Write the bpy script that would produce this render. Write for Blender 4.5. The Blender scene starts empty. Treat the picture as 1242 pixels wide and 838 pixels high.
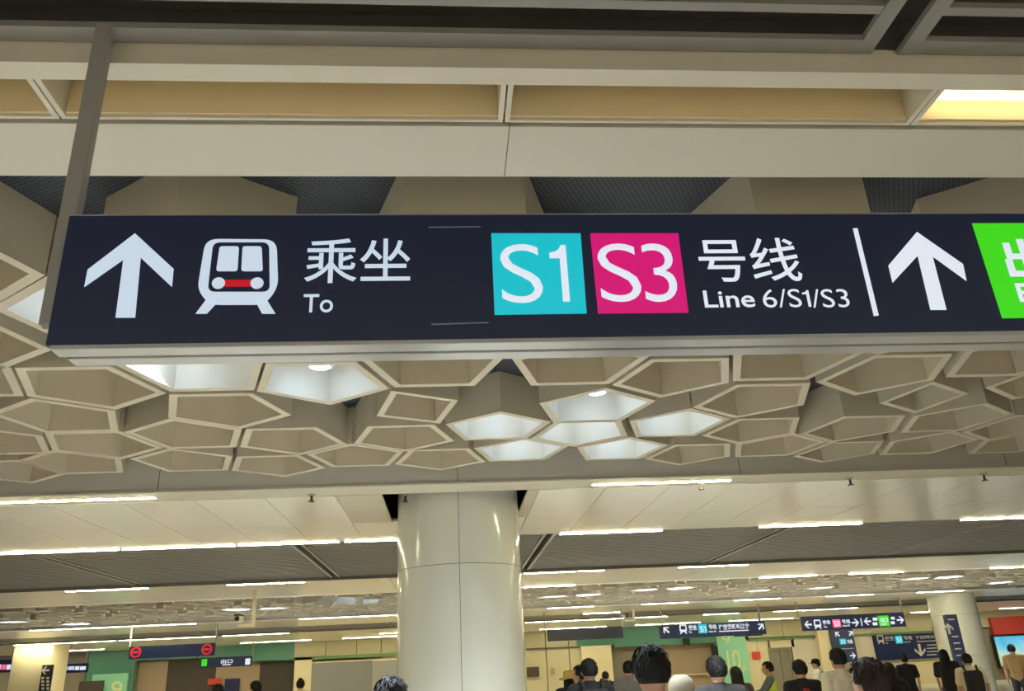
import bpy, bmesh, math, random
from mathutils import Vector, Matrix
random.seed(7)
S = bpy.context.scene
COL = S.collection
PI = math.pi

# ------------------------------------------------------------ camera
cam = bpy.data.cameras.new('camera'); cam.sensor_fit = 'HORIZONTAL'; cam.sensor_width = 36.0
cam.lens = 972.7 / 1242 * 36.0; cam.clip_start = 0.05; cam.clip_end = 300
camo = bpy.data.objects.new('camera', cam); COL.objects.link(camo)
_p, _y, _r = math.radians(22.0615), math.radians(5.1276), math.radians(2.8263)
_f = Vector((math.sin(_y)*math.cos(_p), math.cos(_y)*math.cos(_p), math.sin(_p)))
_r0 = Vector((math.cos(_y), -math.sin(_y), 0)); _u0 = _r0.cross(_f)
_rr = math.cos(_r)*_r0 - math.sin(_r)*_u0; _uu = math.sin(_r)*_r0 + math.cos(_r)*_u0
M = Matrix((_rr, _uu, -_f)).transposed().to_4x4(); M.translation = (0, 0, 1.65)
camo.matrix_world = M
S.camera = camo

# ------------------------------------------------------------ world: the open, evenly lit hall beyond what is built
w = bpy.data.worlds.new('world'); S.world = w; w.use_nodes = True
w.node_tree.nodes['Background'].inputs[0].default_value = (1.0, 0.97, 0.90, 1)
w.node_tree.nodes['Background'].inputs[1].default_value = 0.10
S.view_settings.view_transform = 'Standard'; S.view_settings.look = 'None'
S.view_settings.gamma = 1.0; S.view_settings.use_curve_mapping = False
S.view_settings.exposure = 0.15
STRIP = 62.0      # strength of the ceiling strip lights
LED = 19.0        # strength of the LED fill panels added behind the viewer to light the hall
SPOT = 4.2        # watts of a downlight

# ------------------------------------------------------------ materials
def rgb(h):
    def l(c): c /= 255.0; return c/12.92 if c <= 0.04045 else ((c+0.055)/1.055)**2.4
    return (l(h[0]), l(h[1]), l(h[2]), 1)
MATS = {}
def mat(name, col, rough=0.6, metal=0.0, emit=None, es=0.0, noise=0.0, nscale=8.0, bump=0.0, bscale=60.0, coat=0.0):
    if name in MATS: return MATS[name]
    m = bpy.data.materials.new(name); m.use_nodes = True; MATS[name] = m
    nt = m.node_tree; b = nt.nodes['Principled BSDF']
    c = rgb(col)
    b.inputs['Base Color'].default_value = c
    b.inputs['Roughness'].default_value = rough; b.inputs['Metallic'].default_value = metal
    b.inputs['Coat Weight'].default_value = coat
    if emit:
        b.inputs['Emission Color'].default_value = rgb(emit); b.inputs['Emission Strength'].default_value = es
    if noise or bump:
        tc = nt.nodes.new('ShaderNodeTexCoord')
        if noise:
            n = nt.nodes.new('ShaderNodeTexNoise'); n.inputs['Scale'].default_value = nscale; n.inputs['Detail'].default_value = 4
            nt.links.new(tc.outputs['Object'], n.inputs['Vector'])
            mx = nt.nodes.new('ShaderNodeMix'); mx.data_type = 'RGBA'
            mx.inputs['A'].default_value = tuple(v*(1-noise) for v in c[:3])+(1,)
            mx.inputs['B'].default_value = tuple(min(1, v*(1+noise)) for v in c[:3])+(1,)
            nt.links.new(n.outputs['Fac'], mx.inputs['Factor']); nt.links.new(mx.outputs['Result'], b.inputs['Base Color'])
        if bump:
            n2 = nt.nodes.new('ShaderNodeTexNoise'); n2.inputs['Scale'].default_value = bscale
            nt.links.new(tc.outputs['Object'], n2.inputs['Vector'])
            bp = nt.nodes.new('ShaderNodeBump'); bp.inputs['Strength'].default_value = bump; bp.inputs['Distance'].default_value = 0.01
            nt.links.new(n2.outputs['Fac'], bp.inputs['Height']); nt.links.new(bp.outputs['Normal'], b.inputs['Normal'])
    return m
cream = mat('cream_paint', (222,214,194), 0.55, noise=0.03, nscale=3)
cell_m = mat('cell_paint', (206,196,174), 0.6, noise=0.03, nscale=4)
panel_m = mat('white_panel', (228,222,206), 0.2, noise=0.025, nscale=2)
band_m = mat('band_panel', (216,209,193), 0.5, noise=0.02, nscale=2)
slat_m = mat('grey_slat', (150,148,142), 0.4, noise=0.04)
void_m = mat('dark_void', (38,37,35), 0.9, noise=0.1)
coffer_m = mat('coffer_backing', (92,89,84), 0.8, noise=0.08)
post_m = mat('post_grey', (160,159,152), 0.4, metal=0.0, noise=0.05)
alu = mat('brushed_aluminium', (190,190,188), 0.3, metal=0.6, noise=0.05, nscale=20)
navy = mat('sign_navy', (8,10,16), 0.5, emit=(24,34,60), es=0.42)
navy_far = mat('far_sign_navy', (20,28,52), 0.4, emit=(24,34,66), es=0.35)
navy_dim = mat('unlit_navy', (50,62,98), 0.5)
blank_dark = mat('blank_dark_panel', (44,48,56), 0.45)
black_p = mat('black_plastic', (24,24,26), 0.5)
lit_white = mat('lit_white', (110,112,116), 0.4, emit=(226,234,246), es=0.82)
lit_pale = mat('lit_pale_blue', (100,106,112), 0.4, emit=(206,222,238), es=0.78)
dim_white = mat('printed_white', (205,205,205), 0.5)
teal = mat('lit_teal', (10,84,90), 0.4, emit=(18,184,198), es=0.9)
pink = mat('lit_magenta', (96,10,50), 0.4, emit=(204,14,112), es=0.9)
pink_far = mat('lit_pink', (230,60,110), 0.4, emit=(240,96,140), es=0.9)
green_l = mat('lit_green', (20,90,16), 0.4, emit=(62,210,24), es=0.9)
red_l = mat('lit_red', (110,10,16), 0.4, emit=(190,20,32), es=0.8)
coral_l = mat('lit_coral_red', (150,30,30), 0.4, emit=(214,44,46), es=0.6)
red_print = mat('printed_red', (214,70,60), 0.5)
strip_m = mat('strip_diffuser', (250,246,225), 0.4, emit=(255,243,200), es=STRIP)
spot_m = mat('downlight_lens', (240,246,255), 0.3, emit=(232,242,255), es=6)
fill_m = mat('led_panel', (250,248,240), 0.4, emit=(255,250,238), es=LED)
lamp_m = mat('trough_tube', (255,252,238), 0.4, emit=(255,244,196), es=3.5)
trough_m = mat('trough_tan', (240,222,182), 0.6, noise=0.06, nscale=3)
enamel = mat('column_enamel', (224,224,208), 0.16, noise=0.02, nscale=2, coat=0.3)
pillar_m = mat('pillar_cream', (226,216,180), 0.5, noise=0.03)
stone_m = mat('cream_stone', (206,200,168), 0.5, noise=0.05)
white_w = mat('white_wall_panel', (222,214,200), 0.45, noise=0.03)
grey_w = mat('grey_wall', (140,132,120), 0.6, noise=0.05)
taupe_w = mat('taupe_wall', (172,152,130), 0.6, noise=0.05)
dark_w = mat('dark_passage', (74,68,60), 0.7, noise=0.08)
green_w = mat('green_glass_panel', (82,142,124), 0.35, noise=0.06)
green_p = mat('green_exit_pillar', (150,216,186), 0.4, noise=0.04)
green_s = mat('green_stripe', (110,150,100), 0.5)
steel = mat('steel_door', (170,168,150), 0.35, metal=0.5, noise=0.06)
floor_m = mat('floor_granite', (214,209,198), 0.3, noise=0.12, nscale=40)
gpart = mat('grey_partition', (158,158,152), 0.5, noise=0.02)
gpart2 = mat('pale_partition', (190,188,180), 0.5, noise=0.02)
red_banner = mat('red_banner', (196,62,52), 0.5, noise=0.1)
exit_yel = mat('exit_cream_letter', (226,232,176), 0.5)
joint_m = mat('joint_dark', (110,104,92), 0.8)
stone_dark = mat('brown_poster', (70,62,54), 0.6)
def perforated():
    m = bpy.data.materials.new('perforated_metal'); m.use_nodes = True; nt = m.node_tree; b = nt.nodes['Principled BSDF']
    b.inputs['Roughness'].default_value = 0.6
    tc = nt.nodes.new('ShaderNodeTexCoord'); v = nt.nodes.new('ShaderNodeTexVoronoi'); v.voronoi_dimensions = '2D'; v.inputs['Scale'].default_value = 42; v.inputs['Randomness'].default_value = 0.15
    mp = nt.nodes.new('ShaderNodeMapping'); mp.inputs['Rotation'].default_value = (0,0,0.5)
    nt.links.new(tc.outputs['Object'], mp.inputs['Vector']); nt.links.new(mp.outputs['Vector'], v.inputs['Vector'])
    r = nt.nodes.new('ShaderNodeValToRGB'); r.color_ramp.elements[0].position = 0.24; r.color_ramp.elements[0].color = rgb((14,14,16)); r.color_ramp.elements[1].position = 0.34; r.color_ramp.elements[1].color = rgb((62,67,77))
    nt.links.new(v.outputs['Distance'], r.inputs['Fac']); nt.links.new(r.outputs['Color'], b.inputs['Base Color'])
    return m
perf_m = perforated()
def screen_picture():
    m = mat('screen_picture', (30,50,56), 0.3, emit=(110,200,226), es=0.85); nt = m.node_tree; b = nt.nodes['Principled BSDF']
    tc = nt.nodes.new('ShaderNodeTexCoord'); n = nt.nodes.new('ShaderNodeTexNoise'); n.inputs['Scale'].default_value = 1.6; n.inputs['Detail'].default_value = 3
    sx = nt.nodes.new('ShaderNodeSeparateXYZ'); nt.links.new(tc.outputs['Object'], sx.inputs[0]); nt.links.new(tc.outputs['Object'], n.inputs['Vector'])
    ad = nt.nodes.new('ShaderNodeMath'); ad.operation = 'MULTIPLY_ADD'; ad.inputs[1].default_value = 0.55; nt.links.new(sx.outputs['Z'], ad.inputs[0]); nt.links.new(n.outputs['Fac'], ad.inputs[2])
    r = nt.nodes.new('ShaderNodeValToRGB'); el = r.color_ramp.elements; el[0].position = 0.0; el[0].color = rgb((150,196,120)); el[1].position = 1.0; el[1].color = rgb((70,180,220))
    e2 = el.new(0.38); e2.color = rgb((196,226,200)); e3 = el.new(0.6); e3.color = rgb((130,210,232))
    nt.links.new(ad.outputs[0], r.inputs['Fac']); nt.links.new(r.outputs['Color'], b.inputs['Emission Color'])
    return m
screen_m = screen_picture()

# ------------------------------------------------------------ mesh helpers
def new_mesh(name, bm, m):
    me = bpy.data.meshes.new(name); bm.to_mesh(me); bm.free()
    if m: me.materials.append(m)
    return me
def link(name, me, parent=None, loc=(0,0,0), rz=0.0):
    o = bpy.data.objects.new(name, me); COL.objects.link(o)
    o.location = loc; o.rotation_euler = (0,0,rz)
    if parent: o.parent = parent
    return o
def obj(name, bm, m, parent=None, loc=(0,0,0), smooth=False):
    me = new_mesh(name, bm, m)
    if smooth:
        for p in me.polygons: p.use_smooth = True
    return link(name, me, parent, loc)
def empty(name, loc=(0,0,0), rz=0.0):
    o = bpy.data.objects.new(name, None); COL.objects.link(o); o.location = loc; o.rotation_euler = (0,0,rz); o.empty_display_size = 0.1
    return o
USED = {}
def tag(o, label, cat, group=None, kind=None):
    assert 4 <= len(label.split()) <= 16, label
    if label in USED and not (group and USED[label] == group): raise ValueError('dup label '+label)
    USED[label] = group
    o['label'] = label; o['category'] = cat
    if group: o['group'] = group
    if kind: o['kind'] = kind
    return o
def struct(o):
    o['kind'] = 'structure'; return o
def bx(bm, x0, x1, y0, y1, z0, z1, bev=0.0):
    vs = [bm.verts.new((x,y,z)) for z in (z0,z1) for y in (y0,y1) for x in (x0,x1)]
    fs = [bm.faces.new([vs[i] for i in q]) for q in ((0,2,3,1),(4,5,7,6),(0,1,5,4),(2,6,7,3),(0,4,6,2),(1,3,7,5))]
    if bev:
        es = list({e for f in fs for e in f.edges})
        bmesh.ops.bevel(bm, geom=es, offset=bev, segments=1, affect='EDGES')
def box(name, m, x0, x1, y0, y1, z0, z1, parent=None, bev=0.0):
    """box object whose origin is its own centre (or relative to the parent)"""
    bm = bmesh.new(); cx, cy, cz = (x0+x1)/2, (y0+y1)/2, (z0+z1)/2
    bx(bm, x0-cx, x1-cx, y0-cy, y1-cy, z0-cz, z1-cz, bev)
    p = Vector((cx,cy,cz))
    if parent: p = p - parent.location
    return obj(name, bm, m, parent, p)
def tube(bm, a, b, r0, r1=None, n=10, caps=True):
    a, b = Vector(a), Vector(b); r1 = r0 if r1 is None else r1
    d = (b-a).normalized(); s = d.orthogonal().normalized(); t = d.cross(s)
    A = [bm.verts.new(a + r0*(math.cos(2*PI*i/n)*s + math.sin(2*PI*i/n)*t)) for i in range(n)]
    B = [bm.verts.new(b + r1*(math.cos(2*PI*i/n)*s + math.sin(2*PI*i/n)*t)) for i in range(n)]
    for i in range(n): bm.faces.new((A[i], A[(i+1)%n], B[(i+1)%n], B[i]))
    if caps: bm.faces.new(A[::-1]); bm.faces.new(B)
def prism_xz(bm, pts, y0, y1):
    """polygon in the x-z plane, front face at y0 (towards the viewer), back at y1"""
    A = [bm.verts.new((x, y0, z)) for x, z in pts]; B = [bm.verts.new((x, y1, z)) for x, z in pts]
    n = len(pts); bm.faces.new(A); bm.faces.new(B[::-1])
    for i in range(n): bm.faces.new((A[i], B[i], B[(i+1)%n], A[(i+1)%n]))
    bmesh.ops.recalc_face_normals(bm, faces=bm.faces[:])
def rounded(pts, r, n=5):
    out = []; N = len(pts)
    for i in range(N):
        p, a, b = Vector(pts[i]), Vector(pts[i-1]), Vector(pts[(i+1)%N])
        u, v = (a-p), (b-p); k = min(r, u.length*0.45, v.length*0.45)
        p0, p1 = p+u.normalized()*k, p+v.normalized()*k
        for j in range(n+1):
            t = j/n; q = (1-t)**2*p0 + 2*t*(1-t)*p + t*t*p1; out.append((q.x, q.y))
    return out
def text_mesh(body, bold=0.0):
    c = bpy.data.curves.new('lettering', 'FONT'); c.body = body; c.offset = bold; c.resolution_u = 5
    o = bpy.data.objects.new('lettering', c); COL.objects.link(o)
    me = bpy.data.meshes.new_from_object(o.evaluated_get(bpy.context.evaluated_depsgraph_get()))
    bpy.data.objects.remove(o); bpy.data.curves.remove(c)
    return me
def lettering(body, m, x0, x1, z0, z1, y, parent=None, bold=0.0, th=0.002, name='lettering', face=-1):
    """raised letters filling the rectangle x0..x1, z0..z1 on the plane y, facing -y"""
    me = text_mesh(body, bold)
    xs = [v.co.x for v in me.vertices]; ys = [v.co.y for v in me.vertices]
    ax, ay = min(xs), min(ys); sx = (x1-x0)/(max(xs)-ax); sz = (z1-z0)/(max(ys)-ay)
    bm = bmesh.new(); bm.from_mesh(me); bpy.data.meshes.remove(me)
    cx, cz = (x0+x1)/2, (z0+z1)/2
    for v in bm.verts: v.co = Vector((x0+(v.co.x-ax)*sx-cx, 0, z0+(v.co.y-ay)*sz-cz))
    r = bmesh.ops.extrude_face_region(bm, geom=bm.faces[:])
    for e in r['geom']:
        if isinstance(e, bmesh.types.BMVert): e.co.y -= th
    bmesh.ops.recalc_face_normals(bm, faces=bm.faces[:])
    p = Vector((cx, y, cz))
    if parent: p -= parent.location
    return obj(name, bm, m, parent, p)
def plate(name, m, pts, y0, y1, parent=None):
    """flat plate with an x-z outline, front at y0, back at y1 (all in scene coordinates)"""
    cx = sum(p[0] for p in pts)/len(pts); cz = sum(p[1] for p in pts)/len(pts)
    bm = bmesh.new(); prism_xz(bm, [(x-cx, z-cz) for x, z in pts], 0, y1-y0)
    p = Vector((cx, y0, cz))
    if parent: p = p - parent.location
    return obj(name, bm, m, parent, p)
def circle(cx, cz, r, n=20): return [(cx+r*math.cos(2*PI*i/n), cz+r*math.sin(2*PI*i/n)) for i in range(n)]

# ============================================================ SETTING
ZC, ZG, HR, ZD = 3.52, 3.60, 3.56, 3.90
floor = struct(box('floor', floor_m, -45, 45, -30, 60, -0.1, 0.0))
ceiling = struct(box('ceiling', void_m, -34, 36, -18, 47, 4.3, 4.4))

# perforated backing over the honeycomb
for i in range(8):
    box('perforated_panel', perf_m, -10+2.6*i, -10+2.6*i+2.59, 2.9, 8.4, ZD, ZD+0.03, ceiling)
# ---- honeycomb: pentagon tubes
def pent_mesh(angles, name, R=1.0, t=0.115, zt=ZD-HR, rad=None):
    bm = bmesh.new(); n = len(angles)
    rad = rad or [1.0]*n
    P = [Vector((rad[i]*math.cos(a), rad[i]*math.sin(a))) for i, a in enumerate(angles)]
    inner = []
    for i in range(n):
        p, a, b = P[i], P[i-1], P[(i+1)%n]
        u, v = (p-a).normalized(), (b-p).normalized()
        n1, n2 = Vector((-u.y, u.x)), Vector((-v.y, v.x))
        k = (n1+n2)/(1+n1.dot(n2)); inner.append(p + k*t)
    O0 = [bm.verts.new((p.x,p.y,0)) for p in P]; O1 = [bm.verts.new((p.x,p.y,zt)) for p in P]
    I0 = [bm.verts.new((p.x,p.y,0)) for p in inner]; I1 = [bm.verts.new((p.x,p.y,zt-0.03)) for p in inner]
    for i in range(n):
        j = (i+1) % n
        bm.faces.new((O0[i], O0[j], O1[j], O1[i])); bm.faces.new((I0[j], I0[i], I1[i], I1[j])); bm.faces.new((O0[j], O0[i], I0[i], I0[j]))
    bm.faces.new(I1[::-1]); bm.faces.new(O1)
    bmesh.ops.recalc_face_normals(bm, faces=bm.faces[:])
    return new_mesh(name, bm, cell_m)
PENT = {}
for o_ in (14.5, 18, 18.9, 50.9, 54):
    PENT[o_] = pent_mesh([math.radians(o_+72*i) for i in range(5)], 'honeycomb_cell')
def cell(x, y, R, o_):
    c = link('honeycomb_cell', PENT[o_], ceiling, Vector((x, y, HR))-ceiling.location)
    c.scale = (R, R, 1)
    return c
CELLS = [(-2.417, 5.333, 0.49, 18), (-2.882, 5.996, 0.469, 54), (-1.657, 5.904, 0.485, 18), (-2.111, 6.55, 0.483, 54), (-2.882, 6.758, 0.482, 18), (-3.337, 7.356, 0.469, 54), (-2.378, 7.385, 0.469, 54), (-1.334, 6.785, 0.481, 18), (-1.623, 7.636, 0.468, 18), (-0.837, 7.382, 0.462, 54), (-0.067, 7.561, 0.462, 18), (-0.373, 6.778, 0.462, 18), (-0.867, 5.333, 0.49, 18), (0.43, 6.538, 0.462, 54), (1.185, 6.764, 0.462, 18), (0.688, 7.33, 0.462, 54), (1.983, 6.574, 0.465, 54), (1.651, 7.39, 0.462, 54), (1.656, 5.355, 0.462, 18), (2.457, 5.938, 0.49, 18), (3.248, 5.375, 0.49, 18), (3.719, 6.838, 0.482, 18), (2.763, 6.816, 0.462, 18), (2.416, 7.629, 0.462, 18), (3.199, 7.425, 0.469, 54), (3.978, 7.689, 0.462, 18), (4.546, 6.629, 0.485, 54), (4.785, 7.494, 0.483, 54), (-3.19, 5.09, 0.485, 54), (-1.63, 5.06, 0.485, 54), (-0.08, 5.06, 0.485, 54), (1.18, 6.04, 0.485, 54), (0.9, 5.08, 0.485, 54), (2.4, 5.07, 0.485, 54), (4.06, 5.08, 0.485, 54), (-1.19, 3.66, 0.485, 54), (0.1, 3.6, 0.485, 18), (1.77, 3.6, 0.485, 18), (3.0, 3.68, 0.485, 54), (5.36, 6.93, 0.485, 18), (5.8, 7.56, 0.485, 54), (-4.03, 7.58, 0.485, 18), (-3.68, 6.6, 0.485, 54), (-1.93, 4.18, 0.49, 50.9), (-2.43, 3.56, 0.485, 14.5), (-2.8, 4.5, 0.47, 18.9), (0.64, 4.2, 0.475, 54), (-0.44, 4.2, 0.475, 54), (1.48, 4.4, 0.475, 54), (2.98, 4.5, 0.475, 18), (-3.2, 3.25, 0.475, 54), (3.76, 4.2, 0.475, 54), (4.42, 3.25, 0.475, 18), (-3.74, 3.95, 0.475, 54), (4.72, 4.0, 0.475, 54), (4.72, 5.6, 0.475, 18), (-4.22, 3.25, 0.475, 18), (-4.22, 4.7, 0.475, 54), (5.2, 4.75, 0.475, 54), (-4.22, 5.5, 0.475, 18), (5.26, 3.25, 0.475, 54), (-4.7, 3.9, 0.475, 54), (5.74, 4.0, 0.475, 54), (5.74, 5.45, 0.475, 54), (-4.7, 6.15, 0.475, 54), (-4.7, 6.95, 0.475, 18), (-5.24, 3.25, 0.475, 18), (6.1, 3.25, 0.475, 18), (-5.24, 4.6, 0.475, 54), (6.16, 4.8, 0.475, 18), (-5.24, 5.4, 0.475, 18), (6.22, 6.2, 0.475, 54), (-5.24, 7.55, 0.475, 54), (6.7, 3.8, 0.475, 54), (6.7, 5.4, 0.475, 54), (-5.72, 6.05, 0.475, 54), (-5.72, 6.85, 0.475, 18), (6.7, 6.95, 0.475, 54), (6.58, 7.75, 0.475, 18), (-6.2, 3.25, 0.475, 18), (-5.78, 3.9, 0.475, 54), (7.24, 4.5, 0.475, 54), (-6.2, 4.7, 0.475, 18), (7.24, 6.1, 0.475, 54), (-6.2, 7.5, 0.475, 54), (7.3, 3.25, 0.475, 18), (-6.74, 3.85, 0.475, 54), (7.72, 5.25, 0.475, 54), (-6.74, 5.3, 0.475, 54), (-6.74, 6.1, 0.475, 18), (7.72, 6.85, 0.475, 54), (7.48, 7.65, 0.475, 18), (8.14, 3.25, 0.475, 54), (7.96, 4.05, 0.475, 18), (-7.22, 4.65, 0.475, 18), (8.2, 6.0, 0.475, 54), (-7.22, 6.75, 0.475, 54), (-7.22, 7.55, 0.475, 18), (-7.7, 3.25, 0.475, 18), (8.74, 3.9, 0.475, 54), (8.56, 4.7, 0.475, 18), (-7.7, 5.3, 0.475, 54), (-7.7, 6.1, 0.475, 18), (8.74, 6.7, 0.475, 54), (8.32, 7.5, 0.475, 54), (9.16, 3.25, 0.475, 18), (-8.24, 3.85, 0.475, 54), (-8.24, 4.65, 0.475, 18), (9.16, 5.25, 0.475, 54), (9.16, 6.05, 0.475, 18), (-8.24, 6.7, 0.475, 54), (-8.24, 7.5, 0.475, 18), (9.16, 7.5, 0.475, 18), (-8.6, 5.35, 0.475, 54)]
for c in CELLS: cell(*c)
for (pts) in [[(-0.392, 5.52), (0.091, 5.775), (-0.055, 6.371), (-0.55, 6.131)], [(3.571, 6.088), (3.733, 5.563), (4.219, 5.88), (4.052, 6.408)]]:
    cx = sum(p[0] for p in pts)/4; cy = sum(p[1] for p in pts)/4
    ang = [math.atan2(p[1]-cy, p[0]-cx) for p in pts]; rad = [math.hypot(p[0]-cx, p[1]-cy) for p in pts]
    z = sorted(zip(ang, rad))
    link('honeycomb_cell', pent_mesh([a for a, r in z], 'rhombic_cell', t=0.05, rad=[r for a, r in z]), ceiling, Vector((cx, cy, HR))-ceiling.location)
# downlights in the lit cells
def lens_bm(r=0.075):
    bm = bmesh.new(); bmesh.ops.create_cone(bm, cap_ends=True, segments=20, radius1=r*0.9, radius2=r, depth=0.012); return bm
def ring_bm(r=0.09):
    bm = bmesh.new(); bmesh.ops.create_cone(bm, cap_ends=True, segments=20, radius1=r, radius2=r*1.1, depth=0.018); return bm
LENS = new_mesh('lens', lens_bm(), spot_m); RING = new_mesh('bezel', ring_bm(), alu)
def downlight(x, y, label, group=None, power=SPOT, z=ZD-0.03, drop=0.0, cone=330.0):
    e = empty('downlight', (x, y, z)); tag(e, label, 'downlight', group)
    if drop:
        bm = bmesh.new(); tube(bm, (0,0,0), (0,0,-drop), 0.085, n=20); obj('can', bm, cream, e)
    link('bezel', RING, e, (0,0,-0.009-drop)); link('lens', LENS, e, (0,0,-0.018-drop))
    l = bpy.data.lights.new('downlight_beam', 'POINT'); l.energy = power; l.color = (0.46, 0.67, 1.0); l.shadow_soft_size = 0.06
    lo = bpy.data.objects.new('beam', l); COL.objects.link(lo); lo.parent = e; lo.location = (0,0,-0.06-drop)
    l2 = bpy.data.lights.new('downlight_cone', 'SPOT'); l2.energy = cone; l2.color = (0.84, 0.93, 1.0); l2.spot_size = math.radians(112); l2.spot_blend = 0.6; l2.shadow_soft_size = 0.06
    lo = bpy.data.objects.new('cone', l2); COL.objects.link(lo); lo.parent = e; lo.location = (0,0,-0.03-drop)
    return e
for x, y, lab, drop, cone in [(-0.885, 5.38, 'downlight whose round lens shows in a pale blue cell below the big sign', 0.148, 560), (-1.93, 4.18, "downlight in the bright cell behind the sign's grey hanger post", 0.05, 520), (-1.78, 5.06, 'downlight in the wide pale cell below the train symbol of the sign', 0.05, 420), (0.43, 6.538, 'downlight in the bright cell just above the round column', 0.05, 130), (1.209, 6.05, "downlight in the large bright cell nearest the sign's two coloured squares", 0.158, 340), (1.185, 6.764, 'downlight in the bright cell right of the column, middle row', 0.05, 170), (0.688, 7.33, "downlight in the lowest bright cell over the column's right edge", 0.05, 60), (1.983, 6.574, 'downlight in the rightmost bright cell of the near honeycomb', 0.05, 260), (1.651, 7.39, 'downlight in the lowest right bright cell near the beam', 0.05, 110)]: downlight(x, y, lab, drop=drop, cone=cone)

# ---- near bulkhead (trough frames) and white band
trim1 = struct(box('trim_1', cream, -9, 9, 2.13, 2.212, ZC, 3.622))
box('dark_bulkhead', coffer_m, -9, 9, 2.135, 2.205, 3.622, 4.28, trim1)  # added plate whose dark colour stands for the unlit void above the slats
for i in range(-3, 4):
    box('band_panel', band_m, 0.252+3.1*i, 0.252+3.1*(i+1)-0.003, 2.441, 2.765, ZC, ZC+0.04, trim1)
box('seam_backing', joint_m, -9, 9, 2.445, 2.76, ZC+0.04, ZC+0.06, trim1)
box('upstand', cream, -9, 9, 2.735, 2.765, ZC+0.06, ZD+0.05, trim1)
box('shadow_gap', void_m, -9, 9, 2.416, 2.445, ZC+0.02, ZC+0.06, trim1)
TR = -1.335-1.562*3
for i in range(7):
    x0 = TR+1.562*i; x1 = x0+1.562
    e = empty('ceiling_light', ((x0+x1)/2, 2.31, ZC+0.2)); 
    lit = (i == 5)
    labs = ['unlit ceiling light trough at the far left end of the row', 'unlit ceiling light trough second from the row\'s left end', 'unlit tan ceiling trough left of the sign\'s grey hanger post', 'unlit tan ceiling trough over the left half of the big sign',
            'unlit tan ceiling trough over the right half of the big sign', 'switched-on ceiling light trough glowing yellow at the upper right', 'unlit ceiling trough beyond the glowing yellow one']
    tag(e, labs[i], 'ceiling light', 'ceiling light troughs')
    tm = trough_m
    def tb(n, m, a, b, c, d, z0, z1): return box(n, m, a, b, c, d, z0, z1, e)
    tb('frame', cream, x0+0.003, x0+0.022, 2.212, 2.402, ZC, ZC+0.30)
    tb('frame', cream, x1-0.022, x1-0.003, 2.212, 2.402, ZC, ZC+0.30)
    tb('frame', cream, x0+0.004, x1-0.004, 2.403, 2.416, ZC, ZC+0.30)
    tb('housing', tm, x0+0.023, x1-0.023, 2.392, 2.402, ZC+0.012, ZC+0.30)
    tb('housing', tm, x0+0.023, x1-0.023, 2.213, 2.223, ZC+0.012, ZC+0.30)
    tb('housing', tm, x0+0.023, x1-0.023, 2.212, 2.403, ZC+0.30, ZC+0.31)
    bm = bmesh.new(); tube(bm, (x0+0.06-e.location.x, 0.02, -0.125 if lit else 0.03), (x1-0.06-e.location.x, 0.02, -0.125 if lit else 0.03), 0.018, n=12)
    obj('tube', bm, lamp_m if lit else cream, e, smooth=True)
    bm = bmesh.new()
    tube(bm, (x1-0.075-e.location.x, 0.075, 0.0), (x1-0.075-e.location.x, 0.075, 0.10), 0.008, n=8); tube(bm, (x1-0.075-e.location.x, 0.02, -0.0), (x1-0.075-e.location.x, 0.08, -0.0), 0.008, n=8)
    obj('lamp_holder', bm, black_p, e)
# ---- overhead slat coffers (near)
SLAT = {}
def slat_len(L, wd=0.036, h=0.024):
    k = (round(L,3), wd, h)
    if k not in SLAT:
        bm = bmesh.new(); bx(bm, -L/2, L/2, -wd/2, wd/2, 0, h); SLAT[k] = new_mesh('slat', bm, slat_m)
    return SLAT[k]
for k in range(-2, 3):
    x0, x1 = 1.606-3.85*k, 1.606-3.85*k+3.75
    box('slat_frame', slat_m, x0, x1, 2.06, 2.126, ZG, ZG+0.024, ceiling)
    box('slat_frame', slat_m, x0, x0+0.058, -2.0, 2.06, ZG, ZG+0.024, ceiling); box('slat_frame', slat_m, x1-0.058, x1, -2.0, 2.06, ZG, ZG+0.024, ceiling)
    box('slat_frame', slat_m, x0, x1, -2.064, -2.0, ZG, ZG+0.024, ceiling)
    for j in range(26):
        link('slat', slat_len(x1-x0-0.118), ceiling, Vector(((x0+x1)/2, 1.93-0.147*j, ZG+0.004))-ceiling.location)
    box('backing_panel', coffer_m, x0-0.05, x1+0.05, -2.06, 2.13, ZG+0.15, ZG+0.17, ceiling)
# ---- far side of the honeycomb: bulkhead, tiled soffit, slat ceilings, repeating
def trim_beam(n, y0, y1, x0=-34, x1=36):
    t = struct(box('trim_%d' % n, band_m, x0, x1, y0, y1, ZC+0.02, 4.28))
    box('lip', cream, x0, x1, y0-0.015, y0+0.20, ZC, ZC+0.021, t)
    box('lip', cream, x0, x1, y1-0.19, y1+0.01, ZC+0.004, ZC+0.022, t)
    for i in range(-4, 5): box('panel_joint', joint_m, 0.105+3.1*i, 0.112+3.1*i, y0-0.002, y0+0.01, ZC+0.021, 4.0, t)
    return t
trim2 = trim_beam(2, 8.49, 8.90)
TILE = {}
def tile(w_, d_):
    k = (w_, d_)
    if k not in TILE:
        bm = bmesh.new(); bx(bm, -w_/2, w_/2, -d_/2, d_/2, 0, 0.03, 0.003); TILE[k] = new_mesh('ceiling_tile', bm, panel_m)
    return TILE[k]
for i in range(-16, 20):
    xc = 1.79+0.757*i+0.378
    for (y0, y1) in ((8.915, 10.62), (10.62, 12.08)):
        if y0 < 10 and -0.95 < xc < 0.72: continue          # the square opening round the column
        link('ceiling_tile', tile(0.752, y1-y0-0.005), ceiling, Vector((xc, (y0+y1)/2, ZC))-ceiling.location)
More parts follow.
